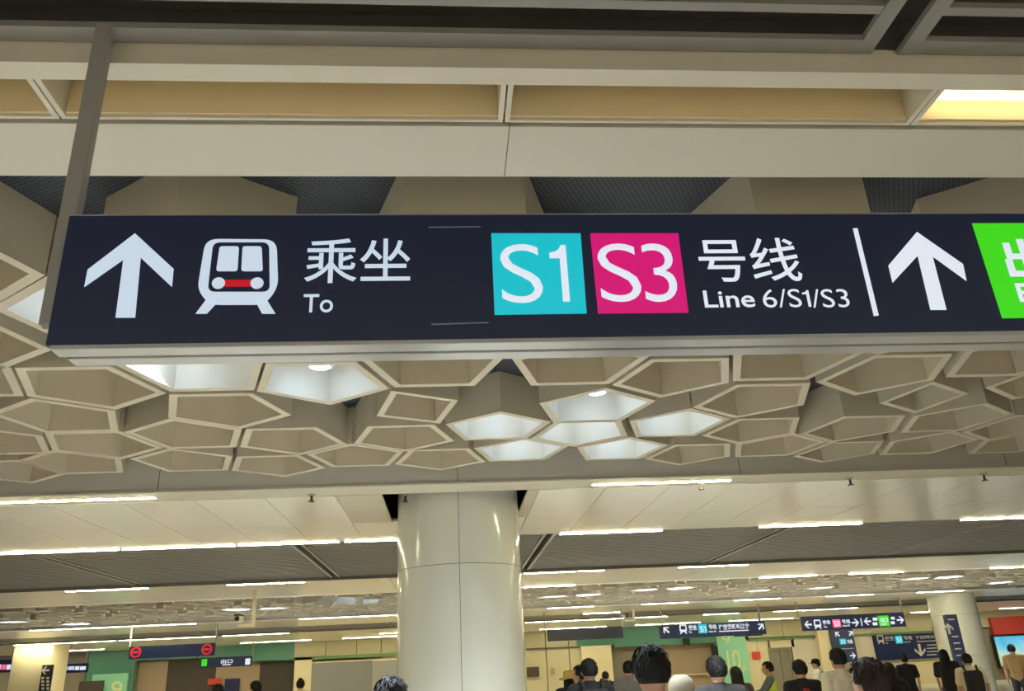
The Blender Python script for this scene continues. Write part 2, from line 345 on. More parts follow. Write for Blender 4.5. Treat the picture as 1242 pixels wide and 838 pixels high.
box('opening_rim', cream, -1.236, -0.73, 8.915, 10.62, ZC, ZC+0.03, ceiling); box('opening_rim', cream, 0.90, 1.035, 8.915, 10.62, ZC, ZC+0.03, ceiling)
box('tile_backing', joint_m, -13, -0.75, 8.9, 12.1, ZC+0.032, ZC+0.05, ceiling); box('tile_backing', joint_m, 0.92, 17, 8.9, 12.1, ZC+0.032, ZC+0.05, ceiling)
box('tile_backing', joint_m, -0.75, 0.92, 10.62, 12.1, ZC+0.032, ZC+0.05, ceiling)
def slat_field(y0, y1, k0, k1, pitch=0.147):
    for k in range(k0, k1):
        x0 = 1.606+3.85*k; x1 = x0+3.75
        bm = bmesh.new(); n = int((y1-y0-0.02)/pitch)
        for j in range(n): bx(bm, x0+0.06, x1-0.06, y0+0.05+j*pitch, y0+0.05+j*pitch+0.06, ZC+0.06, ZC+0.10)
        o = obj('slat_panel', bm, slat_m, ceiling, -ceiling.location); o['kind'] = 'stuff'
        box('slat_frame', slat_m, x0, x0+0.05, y0, y1, ZC+0.05, ZC+0.15, ceiling); box('slat_frame', slat_m, x1-0.05, x1, y0, y1, ZC+0.05, ZC+0.15, ceiling)
    box('slat_frame', slat_m, 1.606+3.85*k0, 1.606+3.85*k1, y1-0.06, y1-0.005, ZC+0.0, ZC+0.15, ceiling)
    box('backing_panel', void_m, 1.606+3.85*k0, 1.606+3.85*k1, y0, y1, ZC+0.30, ZC+0.32, ceiling)
slat_field(12.15, 17.1, -6, 7)
def soffit(y0, y1, x0=-33, x1=35, w_=2.27):
    n = int((x1-x0)/w_)
    for i in range(n): link('ceiling_tile', tile(w_-0.006, y1-y0-0.01), ceiling, Vector((x0+w_*(i+0.5), (y0+y1)/2, ZC))-ceiling.location)
soffit(-17.0, -9.6, -16, 17); soffit(-9.59, -2.1, -16, 17)
soffit(17.1, 20.0); trim3 = trim_beam(3, 20.0, 20.3)
trim4 = trim_beam(4, 27.6, 27.9); soffit(27.9, 31.6)
slat_field(31.65, 35.6, -8, 9)
soffit(35.6, 38.0); soffit(38.0, 41.0); soffit(41.0, 44.9)
# far honeycomb, same pentagons
far_lit = [(-12.22, 24.67, 'downlight glowing in the far honeycomb ceiling, leftmost'), (-11.24, 26.53, 'downlight glowing in the far honeycomb ceiling, second from the left'), (-5.85, 23.74, 'downlight glowing in the far honeycomb ceiling, third from the left'), (-4.87, 23.74, 'downlight glowing in the far honeycomb ceiling, fourth from the left'), (-2.42, 22.81, 'downlight glowing in the far honeycomb ceiling, fifth from the left'), (2.97, 23.74, 'downlight glowing in the far honeycomb ceiling, sixth from the left'), (3.95, 23.74, 'downlight glowing in the far honeycomb ceiling, seventh from the left'), (5.42, 22.81, 'downlight glowing in the far honeycomb ceiling, eighth from the left'), (6.4, 22.81, 'downlight glowing in the far honeycomb ceiling, ninth from the left'), (9.34, 24.67, 'downlight glowing in the far honeycomb ceiling, tenth from the left'), (11.3, 24.67, 'downlight glowing in the far honeycomb ceiling, eleventh from the left'), (13.26, 22.81, 'downlight glowing in the far honeycomb ceiling, fourth from the right'), (14.24, 22.81, 'downlight glowing in the far honeycomb ceiling, third from the right'), (17.67, 25.6, 'downlight glowing in the far honeycomb ceiling, rightmost')]
row = 0; yy = 20.9
for row in range(7):
    yy = 20.95+row*0.93
    for i in range(34):
        x = -13.2+i*0.98+(0.49 if row % 2 else 0)
        if random.random() < 0.12 or x*0.5 > yy*0.5: continue
        cell(x+random.uniform(-.02,.02), yy+(0.05 if (i+row)%2 else -0.05), 0.475, 18 if (i+row) % 2 else 54)
box('perforated_panel', perf_m, -32, 34, 20.3, 27.6, ZD, ZD+0.03, ceiling)
for x, y, lab in far_lit: downlight(x, y, lab, 'far honeycomb downlights', power=14, cone=750)
box('ceiling_step', cream, -13, 16, 2.78, 2.80, ZD-0.02, 4.28, ceiling)

# ---- columns
def column(name, cx, cy, r, joints, z1, phase=-PI/2):
    c = empty(name, (cx, cy, 0)); struct(c)
    bm = bmesh.new(); tube(bm, (0,0,0), (0,0,z1), r-0.012, n=48); obj('core', bm, joint_m, c, smooth=False)
    for a, b in zip(joints[:-1], joints[1:]):
        for q in range(4):
            bm = bmesh.new(); n = 16; V = []
            for i in range(n+1):
                t = phase+(q+i/n)*PI/2; t0, t1 = phase+q*PI/2+0.004, phase+(q+1)*PI/2-0.004
                t = min(max(t, t0), t1)
                V.append([bm.verts.new((rr*math.cos(t), rr*math.sin(t), z)) for rr in (r-0.011, r) for z in (a+0.003, b-0.003)])
            for i in range(n):
                A, B = V[i], V[i+1]
                for f in ((A[2],B[2],B[3],A[3]), (A[0],A[1],B[1],B[0]), (A[1],A[3],B[3],B[1]), (A[0],B[0],B[2],A[2])): bm.faces.new(f)
            bm.faces.new((V[0][0],V[0][2],V[0][3],V[0][1])); bm.faces.new((V[-1][0],V[-1][1],V[-1][3],V[-1][2]))
            bmesh.ops.recalc_face_normals(bm, faces=bm.faces[:])
            o = obj('column_panel', bm, enamel, c)
            for p in o.data.polygons: p.use_smooth = abs(p.normal.z) < 0.5
            try: o.data.set_sharp_from_angle(angle=0.6)
            except Exception: pass
    return c
col1 = column('column', 0.125, 9.72, 0.72, [0, 1.35, 2.763, 3.95], 4.28, phase=-PI/2-0.012)
col2 = column('column', 18.45, 29.75, 0.80, [0, 1.4, 2.8, 3.52], 3.6, phase=-PI/2+0.5)
pil = struct(box('column', pillar_m, -17.556, -16.04, 36.0, 37.5, 0, 3.6)); 
# ---- ceiling strip lights
def strip(x0, x1, y, label=None, group='ceiling strip lights', z=ZC, wd=0.07):
    e = empty('strip_light', ((x0+x1)/2, y, z))
    tag(e, label, 'strip light', group)
    L = (x1-x0)/2
    bm = bmesh.new(); bx(bm, -L, L, -wd/2-0.010, wd/2+0.010, -0.006, 0.001); obj('housing', bm, cream, e)
    bm = bmesh.new(); bx(bm, -L+0.01, L-0.01, -wd/2, wd/2, -0.010, -0.0061); obj('diffuser', bm, strip_m, e)
    return e
def fill_panel(y, label):  # unseen panels added to light the hall from behind the viewer
    e = empty('led_line_light', (0, y, ZC)); tag(e, label, 'ceiling light', 'LED lines on the viewer side')
    for i in range(7):
        x = -11.5+3.85*i
        bm = bmesh.new(); bx(bm, x-1.25, x+1.25, -0.17, 0.17, -0.008, 0.001); obj('frame', bm, cream, e)
        bm = bmesh.new(); bx(bm, x-1.2, x+1.2, -0.14, 0.14, -0.012, -0.0081); obj('diffuser', bm, fill_m, e)
for yy, lab in ((-3.2, 'wide LED ceiling light line nearest behind the viewer'), (-6.4, 'wide LED ceiling light line, second row behind the viewer'), (-9.0, 'wide LED ceiling light line, third row behind the viewer'), (-12.4, 'wide LED ceiling light line farthest behind the viewer')): fill_panel(yy, lab)
STRIPS = [(-29.8, -26.4, 42.6, 'thin strip light in the row nearest the back wall, leftmost'), (-24.9, -21.5, 42.6, 'thin strip light in the row nearest the back wall, second from left'), (-20.0, -16.6, 42.6, 'thin strip light in the row nearest the back wall, third from left'), (-17.46, -13.52, 35.7, 'thin strip light just beyond the second dark slat ceiling, leftmost'), (-15.1, -11.7, 42.6, 'thin strip light in the row nearest the back wall, fourth from left'), (-13.37, -9.55, 35.7, 'thin strip light just beyond the second dark slat ceiling, second from left'), (-13.16, -8.08, 27.75, 'thin strip light at the far edge of the far honeycomb, leftmost'), (-10.2, -6.8, 42.6, 'thin strip light in the row nearest the back wall, fifth from left'), (-9.29, -6.6, 35.7, 'thin strip light just beyond the second dark slat ceiling, third from left'), (-7.98, -4.7, 12.11, 'strip light along the tiled soffit edge, leftmost of the long row'), (-7.59, -6.0, 17.18, 'thin strip light at the far edge of the first dark slat ceiling, leftmost'), (-5.3, -1.9, 42.6, 'thin strip light in the row nearest the back wall, sixth from left'), (-5.14, -3.07, 8.7, 'near ceiling strip light at the left end of the bulkhead beam'), (-4.84, -1.7, 27.75, 'thin strip light at the far edge of the far honeycomb, second from left'), (-4.66, -3.08, 12.11, 'strip light along the tiled soffit edge, middle of the long row left of the column'), (-4.47, -2.92, 17.18, 'thin strip light at the far edge of the first dark slat ceiling, second from left'), (-3.24, -1.73, 39.5, 'thin strip light in the second row from the back wall, leftmost'), (-3.04, -1.59, 12.11, 'strip light along the tiled soffit edge, second from the column'), (-1.52, -0.74, 12.11, 'short strip light running behind the round column at the soffit edge'), (-0.4, 3.0, 42.6, 'thin strip light in the row nearest the back wall, seventh from left'), (1.55, 2.64, 17.18, 'thin strip light at the far edge of the first dark slat ceiling, third from left'), (1.59, 3.17, 8.7, 'near ceiling strip light right of the round column, on the bulkhead beam'), (1.66, 3.23, 12.11, 'strip light at the soffit edge just right of the round column'), (1.8, 3.07, 20.15, 'thin strip light at the near edge of the far honeycomb, leftmost'), (2.68, 3.25, 17.18, 'thin strip light at the far edge of the first dark slat ceiling, fourth from left'), (3.19, 7.47, 35.7, 'thin strip light just beyond the second dark slat ceiling, fourth from left'), (3.24, 4.79, 27.75, 'thin strip light at the far edge of the far honeycomb, third from left'), (4.5, 7.9, 42.6, 'thin strip light in the row nearest the back wall, eighth from left'), (4.74, 6.38, 12.11, 'strip light at the soffit edge over the arrow sign on the right'), (4.84, 6.36, 17.18, 'thin strip light at the far edge of the first dark slat ceiling, fifth from left'), (5.02, 6.44, 31.55, 'thin strip light just before the second dark slat ceiling, leftmost'), (6.41, 8.02, 27.75, 'thin strip light at the far edge of the far honeycomb, fourth from left'), (7.68, 9.17, 20.15, 'thin strip light at the near edge of the far honeycomb, second from left'), (7.83, 9.31, 35.7, 'thin strip light just beyond the second dark slat ceiling, fifth from left'), (7.99, 10.26, 12.11, 'strip light at the soffit edge, far right of the hall'), (9.4, 12.8, 42.6, 'thin strip light in the row nearest the back wall, ninth from left'), (9.59, 11.21, 27.75, 'thin strip light at the far edge of the far honeycomb, fifth from left'), (10.01, 11.42, 20.15, 'thin strip light at the near edge of the far honeycomb, third from left'), (10.89, 12.46, 35.7, 'thin strip light just beyond the second dark slat ceiling, sixth from left'), (12.82, 14.49, 27.75, 'thin strip light at the far edge of the far honeycomb, sixth from left'), (13.76, 15.7, 20.15, 'thin strip light at the near edge of the far honeycomb, fourth from left'), (14.01, 17.81, 35.7, 'thin strip light just beyond the second dark slat ceiling, seventh from left'), (14.3, 17.7, 42.6, 'thin strip light in the row nearest the back wall, fourth from right'), (16.08, 17.77, 27.75, 'thin strip light at the far edge of the far honeycomb, seventh from left'), (19.2, 22.6, 42.6, 'thin strip light in the row nearest the back wall, third from right'), (24.1, 27.5, 42.6, 'thin strip light in the row nearest the back wall, second from right'), (29.0, 32.4, 42.6, 'thin strip light in the row nearest the back wall, rightmost')]
for x0, x1, y, lab in STRIPS: strip(x0, x1, y, lab, wd=0.06 if y < 15 else 0.09)  # two lights at each end of the back-wall row are added fill

# ---- back wall, piece by piece
YB = 45.0
wall = struct(box('wall_back', stone_m, -40, 42, YB+0.6, YB+0.8, 0, 4.3))
def wp(name, m, x0, x1, z0, z1, y=YB, d=0.15, parent=None):
    return box(name, m, x0, x1, y, y+d, z0, z1, parent or wall)
wp('wall_panel', grey_w, -24.29, -18.37, 0.00, 3.60, 45.20, 0.15)
wp('wall_panel', green_w, -18.21, -15.90, 0.00, 3.60, 44.90, 0.20)
wp('green_header', green_w, -15.96, -11.97, 3.00, 3.60, 44.90, 0.30)
wp('green_header', green_w, -11.97, -8.01, 2.71, 3.60, 44.90, 0.30)
wp('exit_pillar', green_p, -17.82, -16.10, 0.00, 2.44, 44.70, 0.18)
wp('passage_wall', taupe_w, -15.86, -14.43, 0.00, 2.95, 45.40, 0.10)
wp('passage_wall', dark_w, -14.45, -12.01, 0.00, 2.94, 45.45, 0.10)
wp('passage_wall', taupe_w, -12.00, -9.80, 0.00, 2.76, 45.42, 0.10)
wp('passage_wall', dark_w, -9.80, -8.04, 0.00, 2.63, 45.45, 0.10)
wp('wall_panel', pillar_m, -7.94, -7.06, 0.00, 2.79, 44.80, 0.30)
wp('wall_panel', stone_m, -8.03, -6.43, 2.78, 3.60, 44.95, 0.20)
wp('wall_panel', stone_m, -6.39, -4.86, 2.71, 3.60, 44.95, 0.20)
wp('wall_panel', stone_m, -4.82, -3.59, 2.65, 3.60, 44.95, 0.20)
wp('wall_panel', stone_m, -3.55, -1.97, 2.58, 3.60, 44.95, 0.20)
wp('wall_panel', stone_m, -1.92, -0.25, 2.51, 3.60, 44.95, 0.20)
wp('green_stripe', green_s, -7.97, -1.96, 2.66, 2.80, 44.80, 0.10)
wp('wall_panel', pillar_m, -7.09, -1.97, 0.00, 2.55, 45.00, 0.20)
wp('wall_panel', stone_m, 1.89, 5.01, 0.00, 3.60, 45.00, 0.20)
wp('wall_panel', stone_m, 5.06, 6.24, 0.00, 3.60, 45.00, 0.20)
wp('wall_panel', stone_m, 6.28, 6.85, 0.00, 3.60, 45.00, 0.20)
wp('shadow_rail', joint_m, 3.98, 6.86, 2.62, 2.71, 44.90, 0.10)  # thin dark line across the stone wall panels
wp('wall_panel', pillar_m, 6.85, 8.45, 0.00, 2.68, 44.60, 0.40)
wp('green_header', green_w, 8.65, 14.36, 2.56, 3.60, 44.80, 0.30)
wp('green_header', green_w, 6.71, 8.65, 2.69, 3.60, 44.82, 0.30)
wp('passage_wall', grey_w, 8.60, 10.02, 0.00, 2.67, 45.35, 0.10)
wp('passage_wall', taupe_w, 10.03, 14.38, 0.00, 2.63, 45.40, 0.10)
wp('ledge', pillar_m, 10.14, 14.22, 1.01, 1.07, 45.20, 0.20)
wp('exit_pillar', green_p, 14.20, 15.77, 0.00, 3.60, 44.70, 0.35)
wp('wall_panel', pillar_m, 15.80, 16.43, 0.00, 2.60, 44.90, 0.20)
wp('wall_panel', pillar_m, 16.45, 17.02, 0.00, 2.58, 44.90, 0.20)
wp('wall_panel', pillar_m, 17.16, 18.48, 2.16, 2.54, 44.90, 0.20)
wp('wall_panel', white_w, 18.33, 19.92, 0.00, 2.56, 44.90, 0.20)
wp('wall_panel', stone_m, 16.02, 17.98, 2.70, 3.60, 44.92, 0.20)
wp('wall_panel', stone_m, 18.01, 20.28, 2.69, 3.60, 44.92, 0.20)
wp('wall_panel', stone_m, 20.31, 22.60, 2.69, 3.60, 44.92, 0.20)
wp('wall_panel', stone_m, 22.63, 24.94, 2.69, 3.60, 44.92, 0.20)
wp('wall_panel', stone_m, 24.98, 27.77, 2.68, 3.60, 44.92, 0.20)
wp('wall_panel', stone_m, 27.81, 30.40, 2.69, 3.60, 44.92, 0.20)
wp('wall_panel', stone_m, 30.43, 34.48, 2.66, 3.60, 44.92, 0.20)
wp('green_stripe', green_s, 15.97, 27.63, 2.55, 2.65, 44.80, 0.10)
wp('wall_panel', pillar_m, 19.69, 20.46, 0.00, 2.92, 44.50, 0.40)
wp('wall_panel', white_w, 20.64, 22.88, 0.00, 2.78, 44.90, 0.20)
wp('wall_panel', white_w, 22.91, 24.89, 0.00, 2.94, 44.95, 0.20)
wp('wall_panel', pillar_m, 24.89, 29.32, 0.00, 2.80, 44.95, 0.20)
wp('wall_panel', grey_w, 29.32, 34.05, 0.00, 2.61, 44.95, 0.20)
door = struct(empty('door_1', (17.61, 44.9, 0)))
box('door_frame', steel, 16.98, 18.24, 44.85, 45.05, 2.04, 2.16, door); box('door_frame', steel, 16.98, 17.08, 44.85, 45.05, 0, 2.04, door); box('door_frame', steel, 18.14, 18.24, 44.85, 45.05, 0, 2.04, door)
box('door_leaf', steel, 17.08, 17.60, 44.95, 45.0, 0, 2.04, door); box('door_leaf', steel, 17.62, 18.14, 44.95, 45.0, 0, 2.04, door)
lettering('10', exit_yel, 14.61, 15.30, 1.14, 2.15, 44.69, wall, 0.0, 0.03)
lettering('A', exit_yel, 15.36, 15.68, 1.03, 1.48, 44.69, wall, 0.0, 0.03)
lettering('9', exit_yel, 14.50, 14.90, 2.46, 2.91, 44.69, wall, 0.0, 0.03)
lettering('9', exit_yel, -16.82, -16.30, 1.32, 2.08, 44.69, wall, 0.0, 0.03)

# ============================================================ THE BIG SIGN
Ds = 2.03
sg = empty('hanging_sign', (0.9, Ds+0.06, 2.498))
tag(sg, 'large illuminated navy direction sign hanging on a grey post, with teal and magenta line squares', 'sign')
SX0, SX1, SZ0, SZ1 = -1.046, 3.05, 2.498, 2.890
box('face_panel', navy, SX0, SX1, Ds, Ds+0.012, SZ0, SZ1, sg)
box('cabinet', black_p, SX0+0.004, SX1-0.004, Ds+0.012, Ds+0.125, SZ0+0.006, SZ1-0.004, sg)
box('edge_trim', alu, SX0, SX1, Ds-0.002, Ds+0.02, SZ1, SZ1+0.004, sg)
box('bottom_rail', alu, SX0+0.01, SX1-0.01, Ds+0.002, Ds+0.06, SZ0-0.012, SZ0+0.004, sg, 0.002)
box('bottom_rail', alu, SX0+0.03, SX1-0.03, Ds+0.064, Ds+0.118, SZ0-0.016, SZ0+0.005, sg, 0.002)
box('hanger_post', post_m, -1.092, -1.043, Ds+0.03, Ds+0.066, 2.57, ZG+0.02, sg, 0.003)
box('hanger_post', post_m, SX1-0.003, SX1+0.046, Ds+0.03, Ds+0.066, 2.57, ZG+0.02, sg, 0.003)
box('post_bracket', alu, -1.075, -1.02, Ds+0.025, Ds+0.07, 2.555, 2.572, sg)
yf = Ds-0.002
def sp(name, m, pts, lift=0.0, parent=sg): 
    return plate(name, m, pts, Ds-0.002-lift, Ds-0.0002-lift, sg)
def child_of(ch, par):
    ch.location = ch.location - par.location; ch.parent = par
arrow = sp('arrow_symbol', lit_pale, [(-0.8607, 2.8322),(-0.7439, 2.7197),(-0.7423, 2.6640),(-0.8361, 2.7552),(-0.8280, 2.5733),(-0.8786, 2.5740),(-0.8815, 2.7494),(-0.9727, 2.6664),(-0.9717, 2.7191)])
train = sp('train_symbol', lit_pale, rounded([(-0.6667, 2.8133),(-0.4714, 2.8105),(-0.4574, 2.6610),(-0.4899, 2.6070),(-0.6370, 2.6088),(-0.6739, 2.6548)], 0.035))
child_of(sp('window_band', navy, rounded([(-0.6442, 2.8007),(-0.4908, 2.7998),(-0.4790, 2.6458),(-0.6450, 2.6477)], 0.02), 0.0022), train)
child_of(sp('window_symbol', lit_pale, rounded([(-0.6247, 2.7872),(-0.5720, 2.7869),(-0.5703, 2.7086),(-0.6275, 2.7092)], 0.008), 0.0044), train)
child_of(sp('window_symbol', lit_pale, rounded([(-0.5620, 2.7868),(-0.5099, 2.7865),(-0.5014, 2.7080),(-0.5597, 2.7086)], 0.008), 0.0044), train)
child_of(sp('bumper_symbol', red_l, [(-0.6079, 2.6822),(-0.5237, 2.6814),(-0.5237, 2.6608),(-0.6076, 2.6617)], 0.0044), train)
for c in ((-0.6174, 2.6712), (-0.5138, 2.6701)): child_of(sp('headlight_symbol', lit_pale, circle(c[0], c[1], 0.0175), 0.0066), train)
child_of(sp('rail_symbol', lit_pale, [(-0.6461, 2.6274),(-0.6169, 2.6161),(-0.6418, 2.5823),(-0.6712, 2.5827)], 0.0), train)
child_of(sp('rail_symbol', lit_pale, [(-0.5143, 2.6149),(-0.4874, 2.6255),(-0.4598, 2.5798),(-0.4955, 2.5803)], 0.0), train)
def stext(body, m, L, R, T, B, bold=0.0, lift=0.0):
    return lettering(body, m, L[0], R[0], B[1], T[1], Ds-0.0002-lift, sg, bold, 0.0018)
stext('乘坐', lit_pale, (-0.3886, 2.7381), (-0.0957, 2.7437), (-0.2420, 2.8126), (-0.2383, 2.6720), 0.004)
stext('To', lit_pale, (-0.3866, 2.6103), (-0.3062, 2.6093), (-0.3477, 2.6375), (-0.3453, 2.5824), 0.006)
s1 = sp('line_square', teal, [(0.1379, 2.8276),(0.3995, 2.8264),(0.3967, 2.5691),(0.1379, 2.5683)])
def one(L, R, T, B, par=None, m=lit_white, lift=0.0, front=None):
    """the figure 1 with its flag, filling the rectangle"""
    x0, x1, z0, z1 = L[0], R[0], B[1], T[1]; w_, h_ = x1-x0, z1-z0
    st = min(0.40*w_, 0.15*h_); yy = Ds-0.0002-lift if front is None else front
    return plate('lettering', m, [(x1-st,z0),(x1,z0),(x1,z1),(x1-st*0.72,z1),(x1-st*1.1,z1-.075*h_),(x1-st*1.6,z1-.115*h_),(x0,z1-.14*h_),(x0,z1-.235*h_),(x1-st,z1-.235*h_)], yy-0.0018, yy, par or sg)
stext('S', lit_white, (0.1601, 2.6941), (0.2781, 2.6930), (0.2214, 2.7902), (0.2199, 2.6032), -0.008, 0.002)
one((0.3029, 2.6928), (0.3519, 2.6923), (0.3310, 2.7868), (0.3425, 2.6061), lift=0.002)
s3 = sp('line_square', pink, [(0.4284, 2.8262),(0.6912, 2.8250),(0.6887, 2.5677),(0.4292, 2.5686)])
stext('S', lit_white, (0.4423, 2.6915), (0.5610, 2.6904), (0.5038, 2.7904), (0.4978, 2.6033), -0.008, 0.002)
stext('3', lit_white, (0.5708, 2.6903), (0.6659, 2.6894), (0.6199, 2.7898), (0.6145, 2.6019), -0.008, 0.002)
stext('号线', lit_white, (0.7415, 2.7371), (1.0444, 2.7348), (0.8995, 2.8079), (0.8849, 2.6647), 0.004)
stext('Line', lit_white, (0.7392, 2.6127), (0.8877, 2.6109), (0.8306, 2.6365), (0.8224, 2.5826), 0.008)
stext('6/S', lit_white, (0.9125, 2.6106), (1.0261, 2.6093), (0.9721, 2.6386), (0.9619, 2.5808), -0.006)
one((1.0327, 2.6092), (1.0527, 2.6090), (1.0466, 2.6341), (1.0367, 2.5816))
stext('/S3', lit_white, (1.0585, 2.6089), (1.1691, 2.6076), (1.1229, 2.6369), (1.1111, 2.5789), -0.006)
sp('divider', lit_white, [(1.2322, 2.8399),(1.2462, 2.8398),(1.2476, 2.5514),(1.2330, 2.5498)])
sp('arrow_symbol', lit_white, [(1.4309, 2.8265),(1.5480, 2.7159),(1.5442, 2.6599),(1.4594, 2.7430),(1.4571, 2.5664),(1.4087, 2.5670),(1.4135, 2.7452),(1.3141, 2.6558),(1.3145, 2.7131)])
ga, gb = (1.6156, 2.8560), (1.6206, 2.5374)
sp('exit_square', green_l, [ga, (ga[0]+0.40, ga[1]), (gb[0]+0.40, gb[1]), gb])
L_, T_, B_ = (1.6846, 2.7299), (1.7120, 2.7989), (1.6900, 2.6641)
stext('出口', lit_white, L_, (L_[0]+0.285, 0), T_, B_, 0.03, 0.002)
L2, T2, B2 = (1.6909, 2.6197), (1.6997, 2.6491), (1.6903, 2.5887)
stext('EXIT', lit_white, L2, (L2[0]+0.19, 0), T2, B2, 0.02, 0.002)
patch = sp('cover_patch', navy, [(-0.0391, 2.8469),(0.1045, 2.8472),(0.1184, 2.5440),(-0.0352, 2.5421)])
sp('patch_edge', mat('patch_edge', (150,152,160), 0.4), [(-0.0431, 2.8487),(0.1078, 2.8500),(0.1077, 2.8472),(-0.0431, 2.8460)], 0.002)
sp('patch_edge', MATS['patch_edge'], [(-0.0375, 2.5429),(0.1200, 2.5457),(0.1199, 2.5427),(-0.0375, 2.5392)], 0.002)

# ============================================================ FAR SIGNS
def train_icon(par, cx, cz, h, y, m=lit_white):
    k = h/2
    o = plate('train_symbol', m, rounded([(cx-.75*k,cz+k),(cx+.75*k,cz+k),(cx+.85*k,cz-.3*k),(cx+.55*k,cz-.65*k),(cx-.55*k,cz-.65*k),(cx-.85*k,cz-.3*k)], .2*k), y-0.012, y, par)
    for s in (-1, 1): 
        o2 = plate('rail_symbol', m, [(cx+s*.3*k,cz-.6*k),(cx+s*.6*k,cz-.6*k),(cx+s*.85*k,cz-k),(cx+s*.5*k,cz-k)], y-0.012, y, par); child_of(o2, o)
    o2 = plate('window_symbol', navy_far, rounded([(cx-.5*k,cz+.7*k),(cx+.5*k,cz+.7*k),(cx+.55*k,cz-.1*k),(cx-.55*k,cz-.1*k)], .1*k), y-0.024, y-0.0125, par); child_of(o2, o)
def arrow_icon(par, cx, cz, h, y, ang, m=lit_white):
    k = h/2; P0 = [(0,1),(.95,.1),(.95,-.32),(.22,.38),(.22,-1),(-.22,-1),(-.22,.38),(-.95,-.32),(-.95,.1)]
    c, s = math.cos(ang), math.sin(ang)
    return plate('arrow_symbol', m, [(cx+k*(a*c-b*s), cz+k*(a*s+b*c)) for a, b in P0], y-0.012, y, par)
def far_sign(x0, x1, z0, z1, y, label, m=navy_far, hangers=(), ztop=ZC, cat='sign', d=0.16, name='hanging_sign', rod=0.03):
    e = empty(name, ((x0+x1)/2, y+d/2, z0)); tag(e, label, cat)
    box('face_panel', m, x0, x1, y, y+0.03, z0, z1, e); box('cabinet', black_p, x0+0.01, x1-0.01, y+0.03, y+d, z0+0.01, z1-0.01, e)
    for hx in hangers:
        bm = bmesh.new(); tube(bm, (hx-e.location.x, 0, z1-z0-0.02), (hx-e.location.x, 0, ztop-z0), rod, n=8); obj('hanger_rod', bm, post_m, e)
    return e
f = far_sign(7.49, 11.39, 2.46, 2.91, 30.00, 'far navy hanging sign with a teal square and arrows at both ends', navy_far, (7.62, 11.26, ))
arrow_icon(f, 7.729, 2.757, 0.270, 30.00, PI/4)
train_icon(f, 8.349, 2.759, 0.318, 30.00)
lettering('乘坐', lit_white, 8.551, 8.853, 2.711, 2.883, 30.000, f, 0.02, 0.012)
lettering('To', lit_white, 8.546, 8.652, 2.609, 2.686, 30.000, f, 0.02, 0.012)
plate('line_square', teal, [(8.908,2.589),(9.225,2.589),(9.225,2.896),(8.908,2.896)], 29.988, 30.000, f)
lettering('S', lit_white, 8.966, 9.089, 2.632, 2.827, 29.986, f, 0.0, 0.012)
one((9.110,0), (9.178,0), (0,2.823), (0,2.628), par=f, front=29.986)
lettering('号线', lit_white, 9.295, 9.582, 2.713, 2.875, 30.000, f, 0.02, 0.012)
lettering('Line S1', lit_white, 9.288, 9.545, 2.607, 2.671, 30.000, f, 0.02, 0.012)
lettering('往空港新城江宁', lit_white, 9.659, 10.783, 2.674, 2.862, 30.000, f, 0.02, 0.012)
plate('small_print_line', lit_white, [(9.653,2.607),(10.745,2.607),(10.745,2.641),(9.653,2.641)], 29.988, 30.000, f)
arrow_icon(f, 11.226, 2.727, 0.270, 30.00, -PI/4)
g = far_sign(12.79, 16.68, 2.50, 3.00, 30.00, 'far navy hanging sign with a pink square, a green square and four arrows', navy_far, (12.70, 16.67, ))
arrow_icon(g, 12.985, 2.718, 0.270, 30.00, PI/2)
train_icon(g, 13.342, 2.717, 0.318, 30.00)
lettering('乘坐', lit_white, 13.541, 13.835, 2.703, 2.839, 30.000, g, 0.02, 0.012)
lettering('To', lit_white, 13.556, 13.680, 2.578, 2.654, 30.000, g, 0.02, 0.012)
plate('line_square', pink_far, [(13.919,2.574),(14.213,2.574),(14.213,2.851),(13.919,2.851)], 29.988, 30.000, g)
lettering('S3', lit_white, 13.965, 14.166, 2.616, 2.800, 29.986, g, 0.02, 0.012)
lettering('号线', lit_white, 14.274, 14.585, 2.695, 2.842, 30.000, g, 0.02, 0.012)
lettering('Line S3', lit_white, 14.276, 14.539, 2.593, 2.658, 30.000, g, 0.02, 0.012)
arrow_icon(g, 14.778, 2.714, 0.270, 30.00, -PI/2)
plate('divider', lit_white, [(14.991,2.591),(15.023,2.591),(15.023,2.860),(14.991,2.860)], 29.988, 30.000, g)
arrow_icon(g, 15.239, 2.737, 0.270, 30.00, PI/2)
plate('pictogram', lit_white, [(15.459,2.751),(15.631,2.751),(15.631,2.853),(15.459,2.853)], 29.988, 30.000, g)
plate('pictogram', lit_white, [(15.423,2.587),(15.594,2.587),(15.594,2.694),(15.423,2.694)], 29.988, 30.000, g)
plate('exit_square', green_l, [(15.663,2.539),(16.069,2.539),(16.069,2.908),(15.663,2.908)], 29.988, 30.000, g)
lettering('出口', lit_white, 15.734, 16.015, 2.683, 2.839, 29.986, g, 0.02, 0.012)
lettering('EXIT', lit_white, 15.732, 15.966, 2.583, 2.646, 29.986, g, 0.02, 0.012)
plate('pictogram', lit_white, [(16.154,2.757),(16.295,2.757),(16.295,2.854),(16.154,2.854)], 29.988, 30.000, g)
plate('pictogram', lit_white, [(16.118,2.598),(16.259,2.598),(16.259,2.700),(16.118,2.700)], 29.988, 30.000, g)
arrow_icon(g, 16.501, 2.734, 0.270, 30.00, -PI/2)
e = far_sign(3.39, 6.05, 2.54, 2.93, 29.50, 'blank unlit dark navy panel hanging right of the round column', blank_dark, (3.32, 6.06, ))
a = far_sign(-10.13, -7.50, 2.54, 2.92, 28.00, 'blank blue hanging sign with a red no-entry circle at each end', navy_far, (-10.17, -7.50, ))
